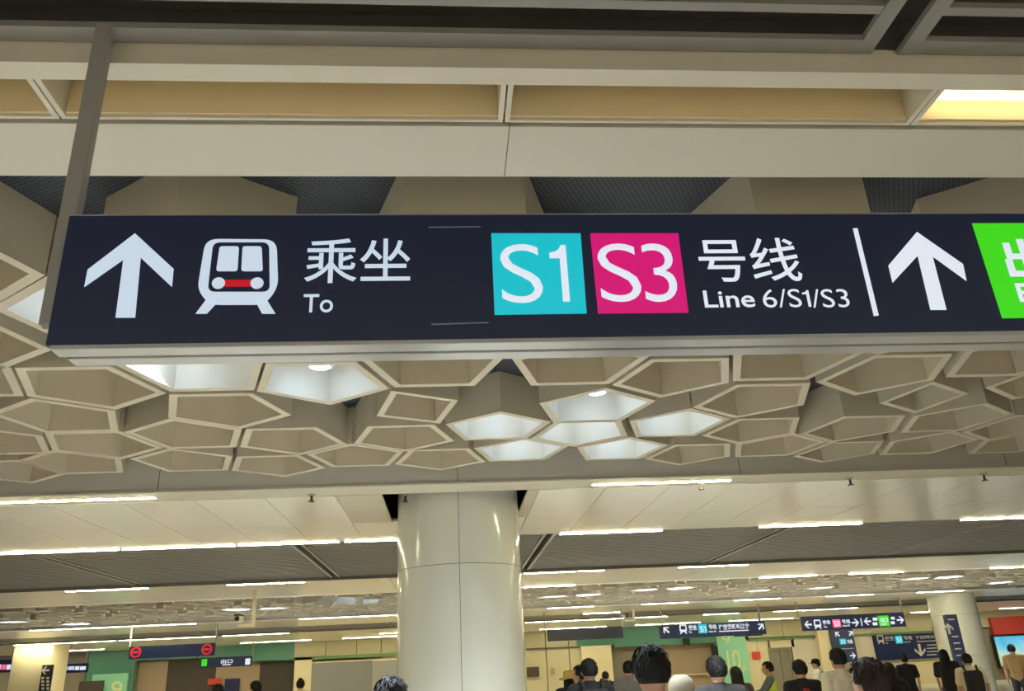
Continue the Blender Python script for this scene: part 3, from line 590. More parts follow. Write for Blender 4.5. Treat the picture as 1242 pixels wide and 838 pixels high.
o = plate('no_entry_ring', coral_l, circle(-9.931, 2.744, 0.166, 24), 27.988, 28.000, a)
child_of(plate('ring_inside', navy_far, circle(-9.931, 2.744, 0.113, 24), 27.980, 27.988, a), o); child_of(plate('no_entry_bar', coral_l, [(-10.023,2.711),(-9.840,2.711),(-9.840,2.778),(-10.023,2.778)], 27.972, 27.980, a), o)
o = plate('no_entry_ring', coral_l, circle(-7.737, 2.734, 0.166, 24), 27.988, 28.000, a)
child_of(plate('ring_inside', navy_far, circle(-7.737, 2.734, 0.113, 24), 27.980, 27.988, a), o); child_of(plate('no_entry_bar', coral_l, [(-7.829,2.700),(-7.646,2.700),(-7.646,2.767),(-7.829,2.767)], 27.972, 27.980, a), o)
b = far_sign(-17.71, -16.21, 2.47, 2.85, 40.00, 'small far sign of white and pale blue lettering right of the cream pillar', navy_far, (-17.69, -16.33, ))
plate('pictogram', lit_white, [(-17.659,2.622),(-17.499,2.622),(-17.499,2.777),(-17.659,2.777)], 39.988, 40.000, b)
plate('pictogram', green_l, [(-17.463,2.614),(-17.321,2.614),(-17.321,2.769),(-17.463,2.769)], 39.988, 40.000, b)
plate('pictogram', lit_pale, [(-17.267,2.603),(-17.071,2.603),(-17.071,2.759),(-17.267,2.759)], 39.988, 40.000, b)
plate('pictogram', lit_pale, [(-17.035,2.592),(-16.786,2.592),(-16.786,2.747),(-17.035,2.747)], 39.988, 40.000, b)
plate('pictogram', lit_white, [(-16.750,2.580),(-16.571,2.580),(-16.571,2.736),(-16.750,2.736)], 39.988, 40.000, b)
plate('pictogram', lit_white, [(-16.536,2.569),(-16.286,2.569),(-16.286,2.724),(-16.536,2.724)], 39.988, 40.000, b)
b2 = far_sign(-21.40, -19.49, 2.62, 3.15, 40.00, 'sign with pink-white lettering cut off by the left edge of the picture', navy_far, (-21.34, -19.60, ))
plate('pictogram', lit_white, [(-21.044,2.789),(-20.692,2.789),(-20.692,2.995),(-21.044,2.995)], 39.988, 40.000, b2)
plate('pictogram', lit_white, [(-20.551,2.768),(-20.269,2.768),(-20.269,2.974),(-20.551,2.974)], 39.988, 40.000, b2)
plate('pictogram', lit_white, [(-20.164,2.752),(-19.952,2.752),(-19.952,2.958),(-20.164,2.958)], 39.988, 40.000, b2)
plate('pictogram', pink_far, [(-19.917,2.741),(-19.740,2.741),(-19.740,2.948),(-19.917,2.948)], 39.988, 40.000, b2)
plate('pictogram', lit_white, [(-19.705,2.732),(-19.528,2.732),(-19.528,2.938),(-19.705,2.938)], 39.988, 40.000, b2)
d = far_sign(-11.30, -9.02, 2.41, 2.84, 40.00, 'blue hanging sign with a pale green square and white lettering, over the left passage', navy_far, (-11.37, -9.01, ))
plate('exit_square', green_l, [(-11.237,2.484),(-11.000,2.484),(-11.000,2.781),(-11.237,2.781)], 39.988, 40.000, d)
lettering('出口', lit_white, -10.383, -9.870, 2.561, 2.736, 39.999, d, 0.02, 0.012)
plate('small_print_line', lit_white, [(-10.315,2.481),(-9.931,2.481),(-9.931,2.526),(-10.315,2.526)], 39.988, 40.000, d)
plate('pictogram', lit_white, [(-9.299,2.466),(-9.079,2.466),(-9.079,2.729),(-9.299,2.729)], 39.988, 40.000, d)
sm = far_sign(23.61, 24.18, 2.44, 2.76, 40.00, 'small black hanging box with white lit lettering beside the navy totem', black_p, (23.95, ))
plate('lettering_panel', lit_white, [(23.653,2.482),(24.114,2.482),(24.114,2.682),(23.653,2.682)], 39.988, 40.000, sm)
sm2 = far_sign(13.61, 14.99, 2.68, 2.82, 40.00, 'slim dark sign with a green glow peeking out below the teal square sign', navy_far, (13.73, 14.94, ))
plate('pictogram', lit_white, [(13.673,2.733),(13.855,2.733),(13.855,2.811),(13.673,2.811)], 39.988, 40.000, sm2)
plate('exit_square', green_l, [(14.018,2.725),(14.220,2.725),(14.220,2.807),(14.018,2.807)], 39.988, 40.000, sm2)
ti = far_sign(20.32, 21.59, 1.26, 2.96, 44.32, 'upright navy direction board with a pale teal square, below the pink square sign', navy_dim, (), name='direction_board', d=0.16)
arrow_icon(ti, 20.704, 2.682, 0.305, 44.32, PI/4)
arrow_icon(ti, 21.465, 2.691, 0.305, 44.32, -PI/4)
plate('line_square', teal, [(20.764,2.155),(21.105,2.155),(21.105,2.442),(20.764,2.442)], 44.308, 44.320, ti)
lettering('S', lit_white, 20.830, 20.962, 2.197, 2.382, 44.306, ti, 0.0, 0.012)
one((20.985,0), (21.057,0), (0,2.377), (0,2.192), par=ti, front=44.306)
lettering('号线', lit_white, 21.173, 21.469, 2.179, 2.384, 44.319, ti, 0.02, 0.012)
plate('rule_line', dim_white, [(20.397,1.927),(21.483,1.927),(21.483,1.951),(20.397,1.951)], 44.308, 44.320, ti)
arrow_icon(ti, 21.343, 1.580, 0.305, 44.32, -PI/2)
plate('pictogram', lit_white, [(20.784,1.479),(20.942,1.479),(20.942,1.560),(20.784,1.560)], 44.308, 44.320, ti)
tb_ = far_sign(22.91, 26.87, 1.25, 2.54, 44.80, 'wide navy wall board with a train symbol, teal square and down arrow', navy_far, (), name='direction_board', d=0.16)
train_icon(tb_, 23.283, 2.318, 0.451, 44.80, dim_white)
lettering('乘坐', dim_white, 23.535, 24.045, 2.235, 2.464, 44.799, tb_, 0.02, 0.012)
lettering('To', dim_white, 23.529, 23.667, 2.074, 2.178, 44.799, tb_, 0.02, 0.012)
plate('line_square', teal, [(24.123,2.065),(24.517,2.065),(24.517,2.462),(24.123,2.462)], 44.788, 44.800, tb_)
lettering('S', lit_white, 24.192, 24.340, 2.151, 2.380, 44.786, tb_, 0.0, 0.012)
one((24.366,0), (24.447,0), (0,2.374), (0,2.145), par=tb_, front=44.786)
lettering('号线', dim_white, 24.610, 25.075, 2.239, 2.440, 44.799, tb_, 0.02, 0.012)
lettering('Line S1', dim_white, 24.583, 24.931, 2.087, 2.178, 44.799, tb_, 0.02, 0.012)
lettering('往空港新城江宁', dim_white, 25.317, 26.764, 2.243, 2.410, 44.799, tb_, 0.02, 0.012)
plate('small_print_line', dim_white, [(25.314,2.100),(26.899,2.100),(26.899,2.141),(25.314,2.141)], 44.788, 44.800, tb_)
plate('panel_joint', black_p, [(25.204,1.299),(25.232,1.299),(25.232,2.504),(25.204,2.504)], 44.788, 44.800, tb_)
plate('small_print_line', dim_white, [(25.823,1.894),(26.568,1.894),(26.568,1.939),(25.823,1.939)], 44.788, 44.800, tb_)
plate('small_print_line', dim_white, [(25.781,1.731),(26.339,1.731),(26.339,1.777),(25.781,1.777)], 44.788, 44.800, tb_)
plate('small_print_line', dim_white, [(25.740,1.562),(26.482,1.562),(26.482,1.607),(25.740,1.607)], 44.788, 44.800, tb_)
plate('small_print_line', dim_white, [(25.698,1.401),(26.254,1.401),(26.254,1.446),(25.698,1.446)], 44.788, 44.800, tb_)
arrow_icon(tb_, 25.385, 1.681, 0.640, 44.80, PI, dim_white)
j = far_sign(13.374, 13.713, 0.0, 2.525, 22.00, 'tall standing navy totem with an up arrow in front of the right-hand column', navy_dim, (), name='direction_totem', d=0.12)
arrow_icon(j, 13.393, 2.165, 0.280, 22.00, 0, dim_white)
plate('small_print_line', dim_white, [(13.434,2.380),(13.614,2.380),(13.614,2.415),(13.434,2.415)], 21.994, 22.000, j)
plate('small_print_line', dim_white, [(13.434,1.944),(13.614,1.944),(13.614,1.979),(13.434,1.979)], 21.994, 22.000, j)
plate('small_print_line', dim_white, [(13.434,1.779),(13.614,1.779),(13.614,1.814),(13.434,1.814)], 21.994, 22.000, j)
plate('small_print_line', dim_white, [(13.434,1.636),(13.614,1.636),(13.614,1.671),(13.434,1.671)], 21.994, 22.000, j)
plate('small_print_line', dim_white, [(13.434,1.474),(13.614,1.474),(13.614,1.509),(13.434,1.509)], 21.994, 22.000, j)
c = far_sign(-16.311, -15.883, 1.548, 2.726, 35.90, 'upright black sign with a left arrow on the cream square pillar', black_p, (), name='pillar_sign', d=0.09)
arrow_icon(c, -16.163, 2.525, 0.304, 35.90, PI/2, dim_white)
plate('small_print_line', dim_white, [(-16.268,2.204),(-16.167,2.204),(-16.167,2.284),(-16.268,2.284)], 35.888, 35.900, c)
plate('small_print_line', dim_white, [(-16.078,2.195),(-15.976,2.195),(-15.976,2.275),(-16.078,2.275)], 35.888, 35.900, c)
plate('small_print_line', dim_white, [(-16.247,2.075),(-16.145,2.075),(-16.145,2.155),(-16.247,2.155)], 35.888, 35.900, c)
plate('small_print_line', dim_white, [(-16.057,2.066),(-15.955,2.066),(-15.955,2.146),(-16.057,2.146)], 35.888, 35.900, c)
plate('small_print_line', dim_white, [(-16.225,1.947),(-16.124,1.947),(-16.124,2.026),(-16.225,2.026)], 35.888, 35.900, c)
plate('small_print_line', dim_white, [(-16.035,1.938),(-15.934,1.938),(-15.934,2.018),(-16.035,2.018)], 35.888, 35.900, c)
plate('small_print_line', dim_white, [(-16.204,1.819),(-16.103,1.819),(-16.103,1.898),(-16.204,1.898)], 35.888, 35.900, c)
plate('small_print_line', dim_white, [(-16.014,1.810),(-15.913,1.810),(-15.913,1.890),(-16.014,1.890)], 35.888, 35.900, c)
plate('small_print_line', dim_white, [(-16.183,1.692),(-16.082,1.692),(-16.082,1.771),(-16.183,1.771)], 35.888, 35.900, c)
plate('small_print_line', dim_white, [(-15.993,1.683),(-15.892,1.683),(-15.892,1.762),(-15.993,1.762)], 35.888, 35.900, c)
plate('small_print_line', dim_white, [(-16.162,1.565),(-16.061,1.565),(-16.061,1.643),(-16.162,1.643)], 35.888, 35.900, c)
plate('small_print_line', dim_white, [(-15.972,1.556),(-15.871,1.556),(-15.871,1.635),(-15.972,1.635)], 35.888, 35.900, c)
bn = box('shop_banner', red_banner, 29.75, 34.38, 44.70, 44.90, 2.28, 3.18); tag(bn, 'dull red shop banner above the bright advertising screen', 'banner')
ad = empty('advertising_screen', (31.82, 44.80, 0.67)); tag(ad, 'bright blue and green advertising screen right of the second column', 'screen')
box('screen_frame', black_p, 29.60, 34.00, 44.70, 44.90, 0.59, 2.25, ad)
box('screen', screen_m, 29.68, 33.95, 44.69, 44.70, 0.67, 2.17, ad)
o = box('notice', red_print, 16.05, 16.50, 44.80, 44.85, 1.65, 2.00); tag(o, 'small red notice on the cream wall right of the green exit pillar', 'notice')
o = box('poster', stone_dark, 3.95, 4.60, 44.80, 44.85, 1.31, 1.79); tag(o, 'dark poster on the cream wall just right of the round column', 'poster')
o = box('wall_plaque', taupe_w, 5.21, 5.43, 44.85, 44.90, 1.38, 1.70); tag(o, 'small brown plaque on the cream wall behind the yellow sun hat', 'plaque')
o = box('loudspeaker', black_p, 12.34, 12.65, 44.40, 44.70, 2.50, 2.83); tag(o, 'small black box speaker under the green header', 'speaker')
o = box('wall_monitor', black_p, 13.79, 14.10, 44.40, 44.60, 1.91, 2.40); tag(o, 'black monitor hung at the left edge of the green exit pillar', 'monitor')
o = box('notice_board', stone_dark, -18.33, -17.15, 44.50, 44.55, 1.42, 2.14); tag(o, 'brown framed board in front of the left green wall', 'board')
o = box('info_poster', navy_far, -11.48, -10.74, 45.30, 45.35, 1.09, 1.94); tag(o, 'blue and white poster inside the left passage', 'poster')
o = box('red_poster', red_print, -12.33, -11.67, 45.30, 45.35, 1.71, 1.98); tag(o, 'red sign inside the left passage above a dark-haired head', 'poster')
p = empty('partition_screen', (-1.36, 14.1, 0)); tag(p, 'plain grey two-tone hoarding left of the round column', 'partition')
box('hoarding_panel', gpart, -2.21, -1.25, 14.0, 14.06, 0, 1.91, p); box('hoarding_panel', gpart2, -1.24, -0.21, 14.0, 14.06, 0, 1.90, p)

# ============================================================ SMALL CEILING THINGS
def sprinkler(x, y, z, label):
    e = empty('sprinkler', (x, y, z)); tag(e, label, 'sprinkler', 'sprinkler heads')
    bm = bmesh.new(); tube(bm, (0,0,0.01), (0,0,-0.012), 0.04, n=14); obj('escutcheon', bm, alu, e)
    bm = bmesh.new(); tube(bm, (0,0,-0.012), (0,0,-0.07), 0.014, n=8); obj('stem', bm, stone_dark, e)
    bm = bmesh.new(); tube(bm, (0,0,-0.07), (0,0,-0.078), 0.034, n=10); obj('deflector', bm, stone_dark, e)
for x, y, lab in [(-1.47, 8.8, 'tiny sprinkler head under the bulkhead beam left of the column'), (-0.47, 8.97, "tiny sprinkler head at the column top's left edge"), (2.85, 8.8, 'tiny sprinkler head beside the strip light on the beam'), (4.6, 8.8, 'tiny sprinkler head under the beam, second from the right'), (6.22, 8.8, 'tiny sprinkler head under the beam at the far right')]: sprinkler(x, y, ZC, lab)
def cctv(x, y, drop, side, label):
    e = empty('security_camera', (x, y, ZC)); tag(e, label, 'security camera')
    bm = bmesh.new(); bx(bm, -0.035, 0.035, -0.035, 0.035, -drop, 0.0); obj('drop_pole', bm, cream, e)
    bm = bmesh.new(); bx(bm, min(0,side*0.34), max(0,side*0.34), -0.03, 0.03, -drop, -drop+0.06); obj('arm', bm, cream, e)
    bm = bmesh.new(); bx(bm, side*0.30-0.06, side*0.30+0.06, -0.20, 0.12, -drop+0.10, -drop+0.22, 0.012); b = obj('camera_body', bm, cream, e)
    bm = bmesh.new(); tube(bm, (side*0.30, -0.20, -drop+0.16), (side*0.30, -0.225, -drop+0.16), 0.05, n=14); c = obj('lens', bm, black_p, e); c.parent = b
    bm = bmesh.new(); bx(bm, side*0.30-0.07, side*0.30+0.07, -0.24, 0.12, -drop+0.225, -drop+0.25); c = obj('sun_shield', bm, black_p, e); c.parent = b
cctv(-4.22, 18.62, 0.73, -1, 'cream security camera on a drop pole under the far ceiling, left of the column')
cctv(6.60, 30.00, 0.42, -1, 'dark far security camera between the blank panel and the teal square sign')

# ============================================================ PEOPLE
def capsule(bm, a, ra, b, rb, n=12):
    a, b = Vector(a), Vector(b); d = b-a; L = d.length
    if L < 1e-6: d = Vector((0,0,1)); L = 0
    d = d.normalized(); s = d.orthogonal().normalized(); t = d.cross(s); rings = []
    for c, r, angs in ((a, ra, (-80,-50,-20,0)), (b, rb, (0,20,50,80))):
        for g in angs:
            g = math.radians(g); rings.append([bm.verts.new(c + d*(r*math.sin(g)) + r*math.cos(g)*(math.cos(2*PI*i/n)*s+math.sin(2*PI*i/n)*t)) for i in range(n)])
    for A, B in zip(rings[:-1], rings[1:]):
        for i in range(n): bm.faces.new((A[i], A[(i+1)%n], B[(i+1)%n], B[i]))
    bm.faces.new(rings[0][::-1]); bm.faces.new(rings[-1])
def ellipsoid(bm, c, r, n=20, rot=None):
    g = bmesh.ops.create_uvsphere(bm, u_segments=n, v_segments=n//2+2, radius=1.0)
    for v in g['verts']:
        p = Vector((v.co.x*r[0], v.co.y*r[1], v.co.z*r[2]))
        v.co = (rot @ p if rot else p) + Vector(c)
    return g['verts']
def fuse(bm, voxel, name, smooth=4):
    me = bpy.data.meshes.new(name); bm.to_mesh(me); bm.free()
    o = bpy.data.objects.new(name, me); COL.objects.link(o)
    r = o.modifiers.new('r', 'REMESH'); r.mode = 'VOXEL'; r.voxel_size = voxel
    s = o.modifiers.new('s', 'SMOOTH'); s.iterations = smooth; s.factor = 0.5
    out = bpy.data.meshes.new_from_object(o.evaluated_get(bpy.context.evaluated_depsgraph_get()))
    bpy.data.objects.remove(o); bpy.data.meshes.remove(me)
    out.name = name
    for p in out.polygons: p.use_smooth = True
    return out
# arm poses: shoulder, elbow, wrist, hand direction for the right (+x) side; figure faces +y, 1.70 m tall
POSE = {
 'down': dict(R=((.185,0,1.385),(.235,-.03,1.11),(.245,.05,.87)), L=((-.185,0,1.385),(-.235,-.03,1.11),(-.245,.05,.87)), step=0.0),
 'phone': dict(R=((.185,0,1.385),(.225,.03,1.11),(.10,.27,1.22)), L=((-.185,0,1.385),(-.235,-.03,1.11),(-.245,.05,.87)), step=0.0),
 'walk': dict(R=((.185,0,1.385),(.225,-.12,1.13),(.22,-.13,.88)), L=((-.185,0,1.385),(-.225,.06,1.12),(-.21,.20,.92)), step=0.17),
 'reach': dict(R=((.185,0,1.385),(.21,.16,1.18),(.14,.42,1.12)), L=((-.185,0,1.385),(-.21,.16,1.18),(-.14,.42,1.12)), step=0.0),
}
def legs_pts(step):
    out = []
    for s, f in ((1, step), (-1, -step)):
        out.append(((.09*s,0,.90), (.10*s,.02+f*.75,.49-abs(f)*.05), (.10*s,f-.02,.085)))
    return out
def hand(bm, wr, el, s):
    wr, el = Vector(wr), Vector(el); d = (wr-el).normalized()
    pal = wr + d*0.085; side = Vector((0,1,0)) if abs(d.y) < 0.7 else Vector((0,0,1))
    side = (side - d*side.dot(d)).normalized(); nrm = d.cross(side)*(-s)
    capsule(bm, wr, .026, wr+d*.03, .03); 
    for q in (-.022, 0, .022): capsule(bm, wr+d*.02+side*q*.7, .016, pal+side*q, .015, 8)
    for q, L in ((-.030,.058),(-.010,.074),(.011,.080),(.031,.070)):
        a = pal+side*q*1.0; b = a+d*L*.45+nrm*.004; c = b+d*L*.40+nrm*.02; e = c+d*L*.2+nrm*.018
        capsule(bm, a, .0095, b, .009, 8); capsule(bm, b, .009, c, .0085, 8); capsule(bm, c, .0085, e, .0075, 8)
    a = wr+d*.035+side*.025; b = a+side*.03+d*.028+nrm*.008; c = b+d*.03+side*.006+nrm*.008
    capsule(bm, a, .0125, b, .011, 8); capsule(bm, b, .011, c, .009, 8)
HEADC = Vector((0, .012, 1.572))
def body_mesh(pose):
    P = POSE[pose]; bm = bmesh.new()
    for x in (-.06, 0, .06):
        capsule(bm, (x,0,.95), .088, (x,0,1.10), .082); capsule(bm, (x*1.1,0,1.10), .082, (x*1.35,.0,1.30), .09)
    for s in (1,-1): capsule(bm, (.05*s,0,1.40), .06, (.17*s,0,1.385), .055)
    capsule(bm, (0,-.01,1.38), .075, (0,.0,1.45), .056); capsule(bm, (0,-.005,1.44), .056, (0,.008,1.53), .053)
    ellipsoid(bm, HEADC, (.074,.094,.112)); ellipsoid(bm, HEADC+Vector((0,.035,-.055)), (.055,.055,.055))
    ellipsoid(bm, HEADC+Vector((0,.098,-.018)), (.013,.018,.022)); ellipsoid(bm, HEADC+Vector((0,.092,.005)), (.010,.012,.03))
    for s in (1,-1):
        ellipsoid(bm, HEADC+Vector((.077*s,-.002,-.012)), (.012,.020,.032), rot=Matrix.Rotation(-.35*s, 3, 'Z'))
        A = P['R'] if s > 0 else P['L']
        capsule(bm, A[0], .052, A[1], .040); capsule(bm, A[1], .040, A[2], .027); hand(bm, A[2], A[1], s)
    for h, k, an in legs_pts(P['step']):
        capsule(bm, h, .088, k, .056); capsule(bm, k, .056, an, .04); capsule(bm, an, .04, (an[0]*1.05, an[1]+.13, .035), .035)
    return fuse(bm, .0095, 'body', 3)
def shirt_mesh(pose, long=False):
    P = POSE[pose]; bm = bmesh.new(); g = .014
    for x in (-.06, 0, .06):
        capsule(bm, (x*1.05,0,.93), .092+g, (x,0,1.10), .084+g); capsule(bm, (x*1.1,0,1.10), .084+g, (x*1.35,0,1.30), .092+g)
    for s in (1,-1):
        capsule(bm, (.04*s,0,1.405), .058+g*.6, (.175*s,0,1.385), .056+g)
        A = P['R'] if s > 0 else P['L']; a, b = Vector(A[0]), Vector(A[1])
        if long: capsule(bm, a, .056+g, b, .044+g); capsule(bm, b, .044+g, A[2], .030+g)
        else: capsule(bm, a, .056+g, a+(b-a)*.72, .046+g*1.5)
    capsule(bm, (0,-.01,1.38), .075+g, (0,-.004,1.435), .056+g)
    return fuse(bm, .012, 'shirt', 3)
def trouser_mesh(pose):
    P = POSE[pose]; bm = bmesh.new()
    for x in (-.06, 0, .06): capsule(bm, (x,0,.93), .098, (x,0,1.0), .09)
    for h, k, an in legs_pts(P['step']):
        capsule(bm, h, .100, k, .070); capsule(bm, k, .070, (an[0], an[1], .13), .058)
    return fuse(bm, .014, 'trousers', 3)
def shoe_mesh(pose):
    bm = bmesh.new()
    for h, k, an in legs_pts(POSE[pose]['step']):
        capsule(bm, (an[0], an[1]-.02, .05), .048, (an[0]*1.05, an[1]+.14, .042), .042)
    return fuse(bm, .012, 'shoes', 2)
def hair_mesh(style, seed):
    rnd = random.Random(seed); bm = bmesh.new()
    vs = ellipsoid(bm, HEADC+Vector((0,-.008,.014)), (.087,.103,.112), 36)
    for v in vs:
        p = v.co-HEADC; a = math.atan2(p.y, abs(p.x)); 
        if p.z > -0.02: v.co += (v.co-HEADC).normalized()*rnd.uniform(-.002,.005)
    kill = []
    for v in bm.verts:
        p = v.co-HEADC
        face = p.y > .035 and p.z < .055+.02*math.sin(p.x*60)
        low = p.z < (-.062 if style == 'short' else -.075) 
        side = p.y > -.012 and p.z < -.005 and p.y <= .035 
        if face or low or (side and style not in ('long',)): kill.append(v)
    bmesh.ops.delete(bm, geom=kill, context='VERTS')
    # locks following the head
    n = 420
    for i in range(n):
        th = rnd.uniform(0, 2*PI); ph = math.acos(rnd.uniform(-.35, 1))
        d = Vector((math.sin(ph)*math.cos(th), math.sin(ph)*math.sin(th), math.cos(ph)))
        if d.y > .30 and d.z < .55: continue
        if d.z < 0 and d.y > -.1: continue
        p = HEADC+Vector((0,-.008,.014))+Vector((d.x*.086, d.y*.102, d.z*.111))
        dn = Vector((d.x*.4, d.y*.4-.25, -1)); dn -= d*dn.dot(d); 
        if dn.length < 1e-3: dn = Vector((rnd.uniform(-1,1), -1, 0)); dn -= d*dn.dot(d)
        dn = dn.normalized(); L = rnd.uniform(.028,.05) if d.z > -.2 else .02
        sd = d.cross(dn)*rnd.uniform(.004,.008)
        q = [bm.verts.new(v) for v in (p-sd-d*.004, p+sd-d*.004, p+dn*L*.5+sd*.8+d*rnd.uniform(.003,.008), p+dn*L+d*.001+sd*rnd.uniform(-1,1), p+dn*L*.5-sd*.8+d*.002)]
        bm.faces.new((q[0],q[1],q[2],q[4])); bm.faces.new((q[4],q[2],q[3]))
    if style == 'long':
        for i in range(9):
            t = -PI*.08-(PI*.84)*i/8; c, s = math.cos(t), math.sin(t)
            a = HEADC+Vector((.078*c, .085*s, -.01)); capsule(bm, a, .024, a+Vector((.018*c,-.01,-.22)), .016, 8)
    if style == 'bun':
        ellipsoid(bm, HEADC+Vector((0,-.07,.11)), (.042,.042,.04))
    if style == 'tail':
        capsule(bm, HEADC+Vector((0,-.105,.03)), .024, HEADC+Vector((0,-.135,-.08)), .020, 8); capsule(bm, HEADC+Vector((0,-.135,-.08)), .020, HEADC+Vector((0,-.12,-.19)), .008, 8)
    bmesh.ops.recalc_face_normals(bm, faces=bm.faces[:])
    me = bpy.data.meshes.new('hair'); bm.to_mesh(me); bm.free()
    for p in me.polygons: p.use_smooth = True
    return me
skin = mat('skin', (206,160,132), 0.5, noise=0.05); hair_b = mat('black_hair', (20,18,20), 0.7, noise=0.2, nscale=40); hair_br = mat('brown_hair', (46,32,28), 0.7, noise=0.2, nscale=40)
lip_m = mat('lips', (170,100,90), 0.5); eye_m = mat('eye', (40,30,28), 0.3); shoe_m = mat('shoes', (60,60,64), 0.6)
CACHE = {}
def cached(f, *a):
    k = (f.__name__,)+a
    if k not in CACHE: CACHE[k] = f(*a)
    return CACHE[k]
def with_mat(me, m):
    c = me.copy(); c.materials.clear(); c.materials.append(m); return c
def person(x, y, h, rz, label, shirt, trousers=(52,54,62), style='short', pose='down', hm=None, extra=(), lean=0.0, long=False):
    e = empty('person', (x, y, 0), math.radians(rz)); tag(e, label, 'person', 'people in the concourse')
    k = h/1.70; e.scale = (k,k,k)
    sm = mat('cloth_%d_%d_%d' % shirt, shirt, 0.85, noise=0.12, nscale=18, bump=0.15, bscale=25); tm = mat('cloth_%d_%d_%d' % trousers, trousers, 0.85, noise=0.12, nscale=18, bump=0.15, bscale=25)
    b = link('body', cached(body_mesh, pose), e)
    if not b.data.materials: b.data.materials.append(skin)
    link('shirt', with_mat(cached(shirt_mesh, pose, long), sm), e); link('trousers', with_mat(cached(trouser_mesh, pose), tm), e); link('shoes', with_mat(cached(shoe_mesh, pose), shoe_m), e)
    if style: link('hair', with_mat(cached(hair_mesh, style, 3), hm or hair_b), e)
    for s in (1,-1):
        bm = bmesh.new(); ellipsoid(bm, HEADC+Vector((.03*s,.080,.008)), (.013,.008,.008), 10); obj('eye', bm, eye_m, e, smooth=True)
    bm = bmesh.new(); ellipsoid(bm, HEADC+Vector((0,.089,-.058)), (.024,.008,.008), 10); obj('mouth', bm, lip_m, e, smooth=True)
    for ex in extra: ex(e)
    return e
def backpack(colr):
    def f(e):
        m = mat('pack_%d_%d_%d' % colr, colr, 0.8, noise=0.1)
        bm = bmesh.new(); bx(bm, -.15, .15, -.27, -.11, .98, 1.40, .035); p = obj('backpack', bm, m, e)
        bm = bmesh.new(); bx(bm, -.11, .11, -.30, -.262, 1.02, 1.22, .012); obj('pocket', bm, m, p)
        for s in (1,-1):
            bm = bmesh.new(); pts = [(.10*s,-.13,1.40),(.115*s,-.05,1.475),(.12*s,.06,1.43),(.125*s,.115,1.30),(.13*s,.06,1.08),(.13*s,-.10,1.02)]
            for a, b in zip(pts[:-1], pts[1:]): capsule(bm, a, .02, b, .02, 8)
            obj('strap', bm, m, p, smooth=True)
    return f
def cross_strap(colr):
    def f(e):
        bm = bmesh.new(); pts = [(-.13,-.03,1.47),(-.10,-.11,1.38),(.0,-.118,1.22),(.12,-.115,1.06),(.185,-.03,.95)]
        for a, b in zip(pts[:-1], pts[1:]): capsule(bm, a, .016, b, .016, 8)
        obj('bag_strap', bm, mat('strap_%d_%d_%d' % colr, colr, 0.7), e, smooth=True)
    return f
def brim_hat(colr, flat=False, r=.195):
    def f(e):
        m = mat('hat_%d_%d_%d' % colr, colr, 0.9, noise=0.15, nscale=60); bm = bmesh.new(); n = 28
        prof = [(r,.012),(r*.98,.022),(.118,.05),(.108,.062),(.103,.115),(.084,.146),(.0,.154)] if not flat else [(.105,.02),(.108,.03),(.104,.07),(.088,.112),(.05,.136),(0,.142)]
        rings = []
        for rr, z in prof:
            rings.append([bm.verts.new(HEADC+Vector((rr*math.cos(2*PI*i/n)*.92, -.005+rr*math.sin(2*PI*i/n)*1.05, z+(.012*math.sin(2*PI*i/n*3) if rr > .13 else 0)))) for i in range(n)] if rr else [bm.verts.new(HEADC+Vector((0,-.005,z)))])
        for A, B in zip(rings[:-1], rings[1:]):
            for i in range(n):
                if len(B) == 1: bm.faces.new((A[i], A[(i+1)%n], B[0]))
                else: bm.faces.new((A[i], A[(i+1)%n], B[(i+1)%n], B[i]))
        bmesh.ops.solidify(bm, geom=bm.faces[:], thickness=.004)
        obj('hat', bm, m, e, smooth=True)
    return f
def peak_cap(colr):
    def f(e):
        brim_hat(colr, True)(e)
        bm = bmesh.new(); n = 10
        A = [bm.verts.new(HEADC+Vector((.085*math.cos(PI*i/n), .06+.06*math.sin(PI*i/n), .04))) for i in range(n+1)]; B = [bm.verts.new(HEADC+Vector((.08*math.cos(PI*i/n), .09+.10*math.sin(PI*i/n), .025))) for i in range(n+1)]
        for i in range(n): bm.faces.new((A[i], A[i+1], B[i+1], B[i]))
        bmesh.ops.solidify(bm, geom=bm.faces[:], thickness=.006)
        obj('cap_peak', bm, mat('hat_%d_%d_%d' % colr, colr), e)
    return f
def vest(colr):
    def f(e):
        bm = bmesh.new(); g = .026
        for x in (-.06, 0, .06): capsule(bm, (x*1.05,0,.98), .09+g, (x,0,1.10), .084+g); capsule(bm, (x*1.1,0,1.10), .084+g, (x*1.35,0,1.30), .092+g)
        for s in (1,-1): capsule(bm, (.04*s,0,1.405), .058+g*.7, (.13*s,0,1.385), .056+g)
        me = fuse(bm, .012, 'vest', 3); me.materials.append(mat('hivis_vest', colr, 0.7)); v = link('vest', me, e)
        for z in (1.05, 1.16):
            bm = bmesh.new(); n = 24
            for i in range(n):
                a0, a1 = 2*PI*i/n, 2*PI*(i+1)/n
                q = [bm.verts.new((.186*math.cos(t), .122*math.sin(t), zz)) for t in (a0,a1) for zz in (z, z+.04)]
                bm.faces.new((q[0],q[2],q[3],q[1]))
            obj('reflective_band', bm, mat('reflective', (200,204,200), .3), v)
    return f
def print_mark(colr):
    def f(e):
        bm = bmesh.new(); bx(bm, -.05, .0, -.1165, -.108, 1.33, 1.36, .004); bx(bm, .005, .03, -.1165, -.108, 1.335, 1.352, .003)
        obj('back_print', bm, mat('print_red', colr, .7), e)
    return f
person(-0.30, 4.41, 1.658, 5, 'dark-haired person at the bottom left of the column, only the top of the head showing', (70, 74, 80))
person(0.99, 4.21, 1.747, -6, 'nearest man from behind with short black hair, under the teal square sign', (52, 54, 60), pose='phone')
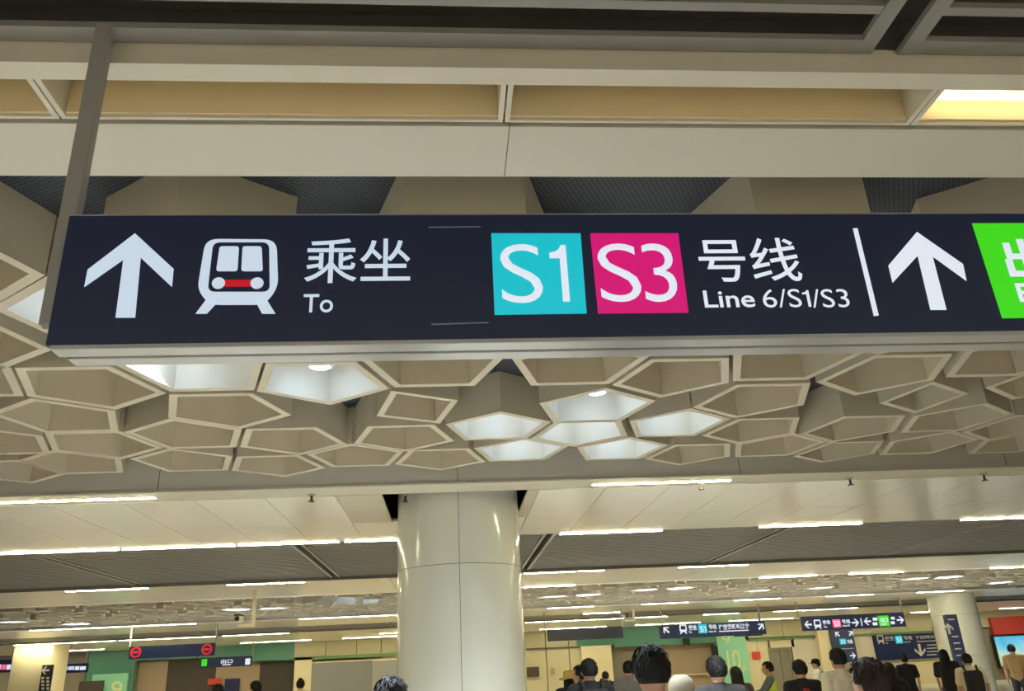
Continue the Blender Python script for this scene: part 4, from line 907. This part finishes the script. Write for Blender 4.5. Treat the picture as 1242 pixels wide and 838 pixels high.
person(1.60, 5.96, 1.562, 0, 'person in a rounded cream cap right of the nearest man', (200, 196, 186), extra=(brim_hat((224,214,190), True),))
person(2.37, 7.57, 1.695, -4, 'broad man with black hair and charcoal T-shirt before the taupe wall', (66, 64, 62))
person(4.07, 12.13, 1.566, 10, 'small brown-haired woman in front of the green exit pillar', (96, 80, 72), hm=hair_br, style='long')
person(1.51, 9.36, 1.743, 4, 'black-haired man in a dark shirt before the cream pillar, wearing a dark backpack', (44, 44, 50), extra=(backpack((40,40,46)),))
person(1.69, 11.21, 1.686, 60, 'man half hidden behind the dark-shirted man, turned in profile to the left', (120, 90, 76))
person(1.91, 13.94, 1.592, 0, 'person in a wide yellow straw sun hat', (40, 40, 46), extra=(brim_hat((240,216,132)),), style='long')
person(3.65, 20.30, 1.544, -15, 'distant person with dark top and grey bag before the cream pillar', (48, 46, 48), extra=(backpack((110,108,108)),), pose='walk')
person(2.76, 13.27, 1.718, -20, 'person in a grey jacket partly hidden by the nearest man', (120, 122, 128), pose='phone')
person(5.51, 14.69, 1.603, 70, 'worker in a yellow-green reflective vest, facing left before the lift door', (104, 116, 124), extra=(vest((206,226,80)),), pose='reach', long=True)
person(4.24, 10.25, 1.623, 0, 'black-haired man in a black T-shirt with a small red print', (30, 30, 34), extra=(print_mark((190,40,44)),))
person(8.62, 19.84, 1.587, 80, 'small person in a white shirt and dark peaked cap with a shoulder strap', (224, 220, 206), extra=(peak_cap((34,34,38)), cross_strap((90,96,84))), pose='walk')
person(4.51, 9.75, 1.729, 8, 'tall black-haired person in a loose beige shirt below the navy board', (226, 216, 186), long=False)
person(2.12, 4.26, 1.634, 22, 'near head of dark reddish-black hair with one ear showing, turned left', (60, 52, 50), hm=hair_br)
person(6.25, 11.95, 1.521, 0, 'dark-haired person in black just right of the big near head', (34, 32, 34), style='long')
person(10.69, 19.64, 1.601, -10, 'slim long-haired woman in a black dress with her hair up', (32, 30, 34), trousers=(30,28,32), style='bun')
person(10.40, 17.48, 1.665, -30, 'woman with dark hair and black top beside the tall navy totem', (36, 36, 40), style='long', pose='walk')
person(8.96, 14.39, 1.577, -20, 'woman in a cream top wearing a black backpack before the right column', (226, 212, 184), extra=(backpack((38,36,38)),), pose='walk')
person(13.92, 20.40, 1.705, -40, 'dark-haired person in a tan shirt in front of the advertising screen', (176, 146, 104))
person(-3.75, 14.41, 1.678, 0, 'dark-haired person at the left passage, only the head in the picture', (80, 76, 80))
person(-3.26, 14.90, 1.701, 60, 'man in a white shirt in side view at the left passage', (214, 212, 206))
person(-3.35, 19.78, 1.707, 0, 'person with a dark hair bun and cream shirt by the cream wall end', (214, 200, 170), style='bun')
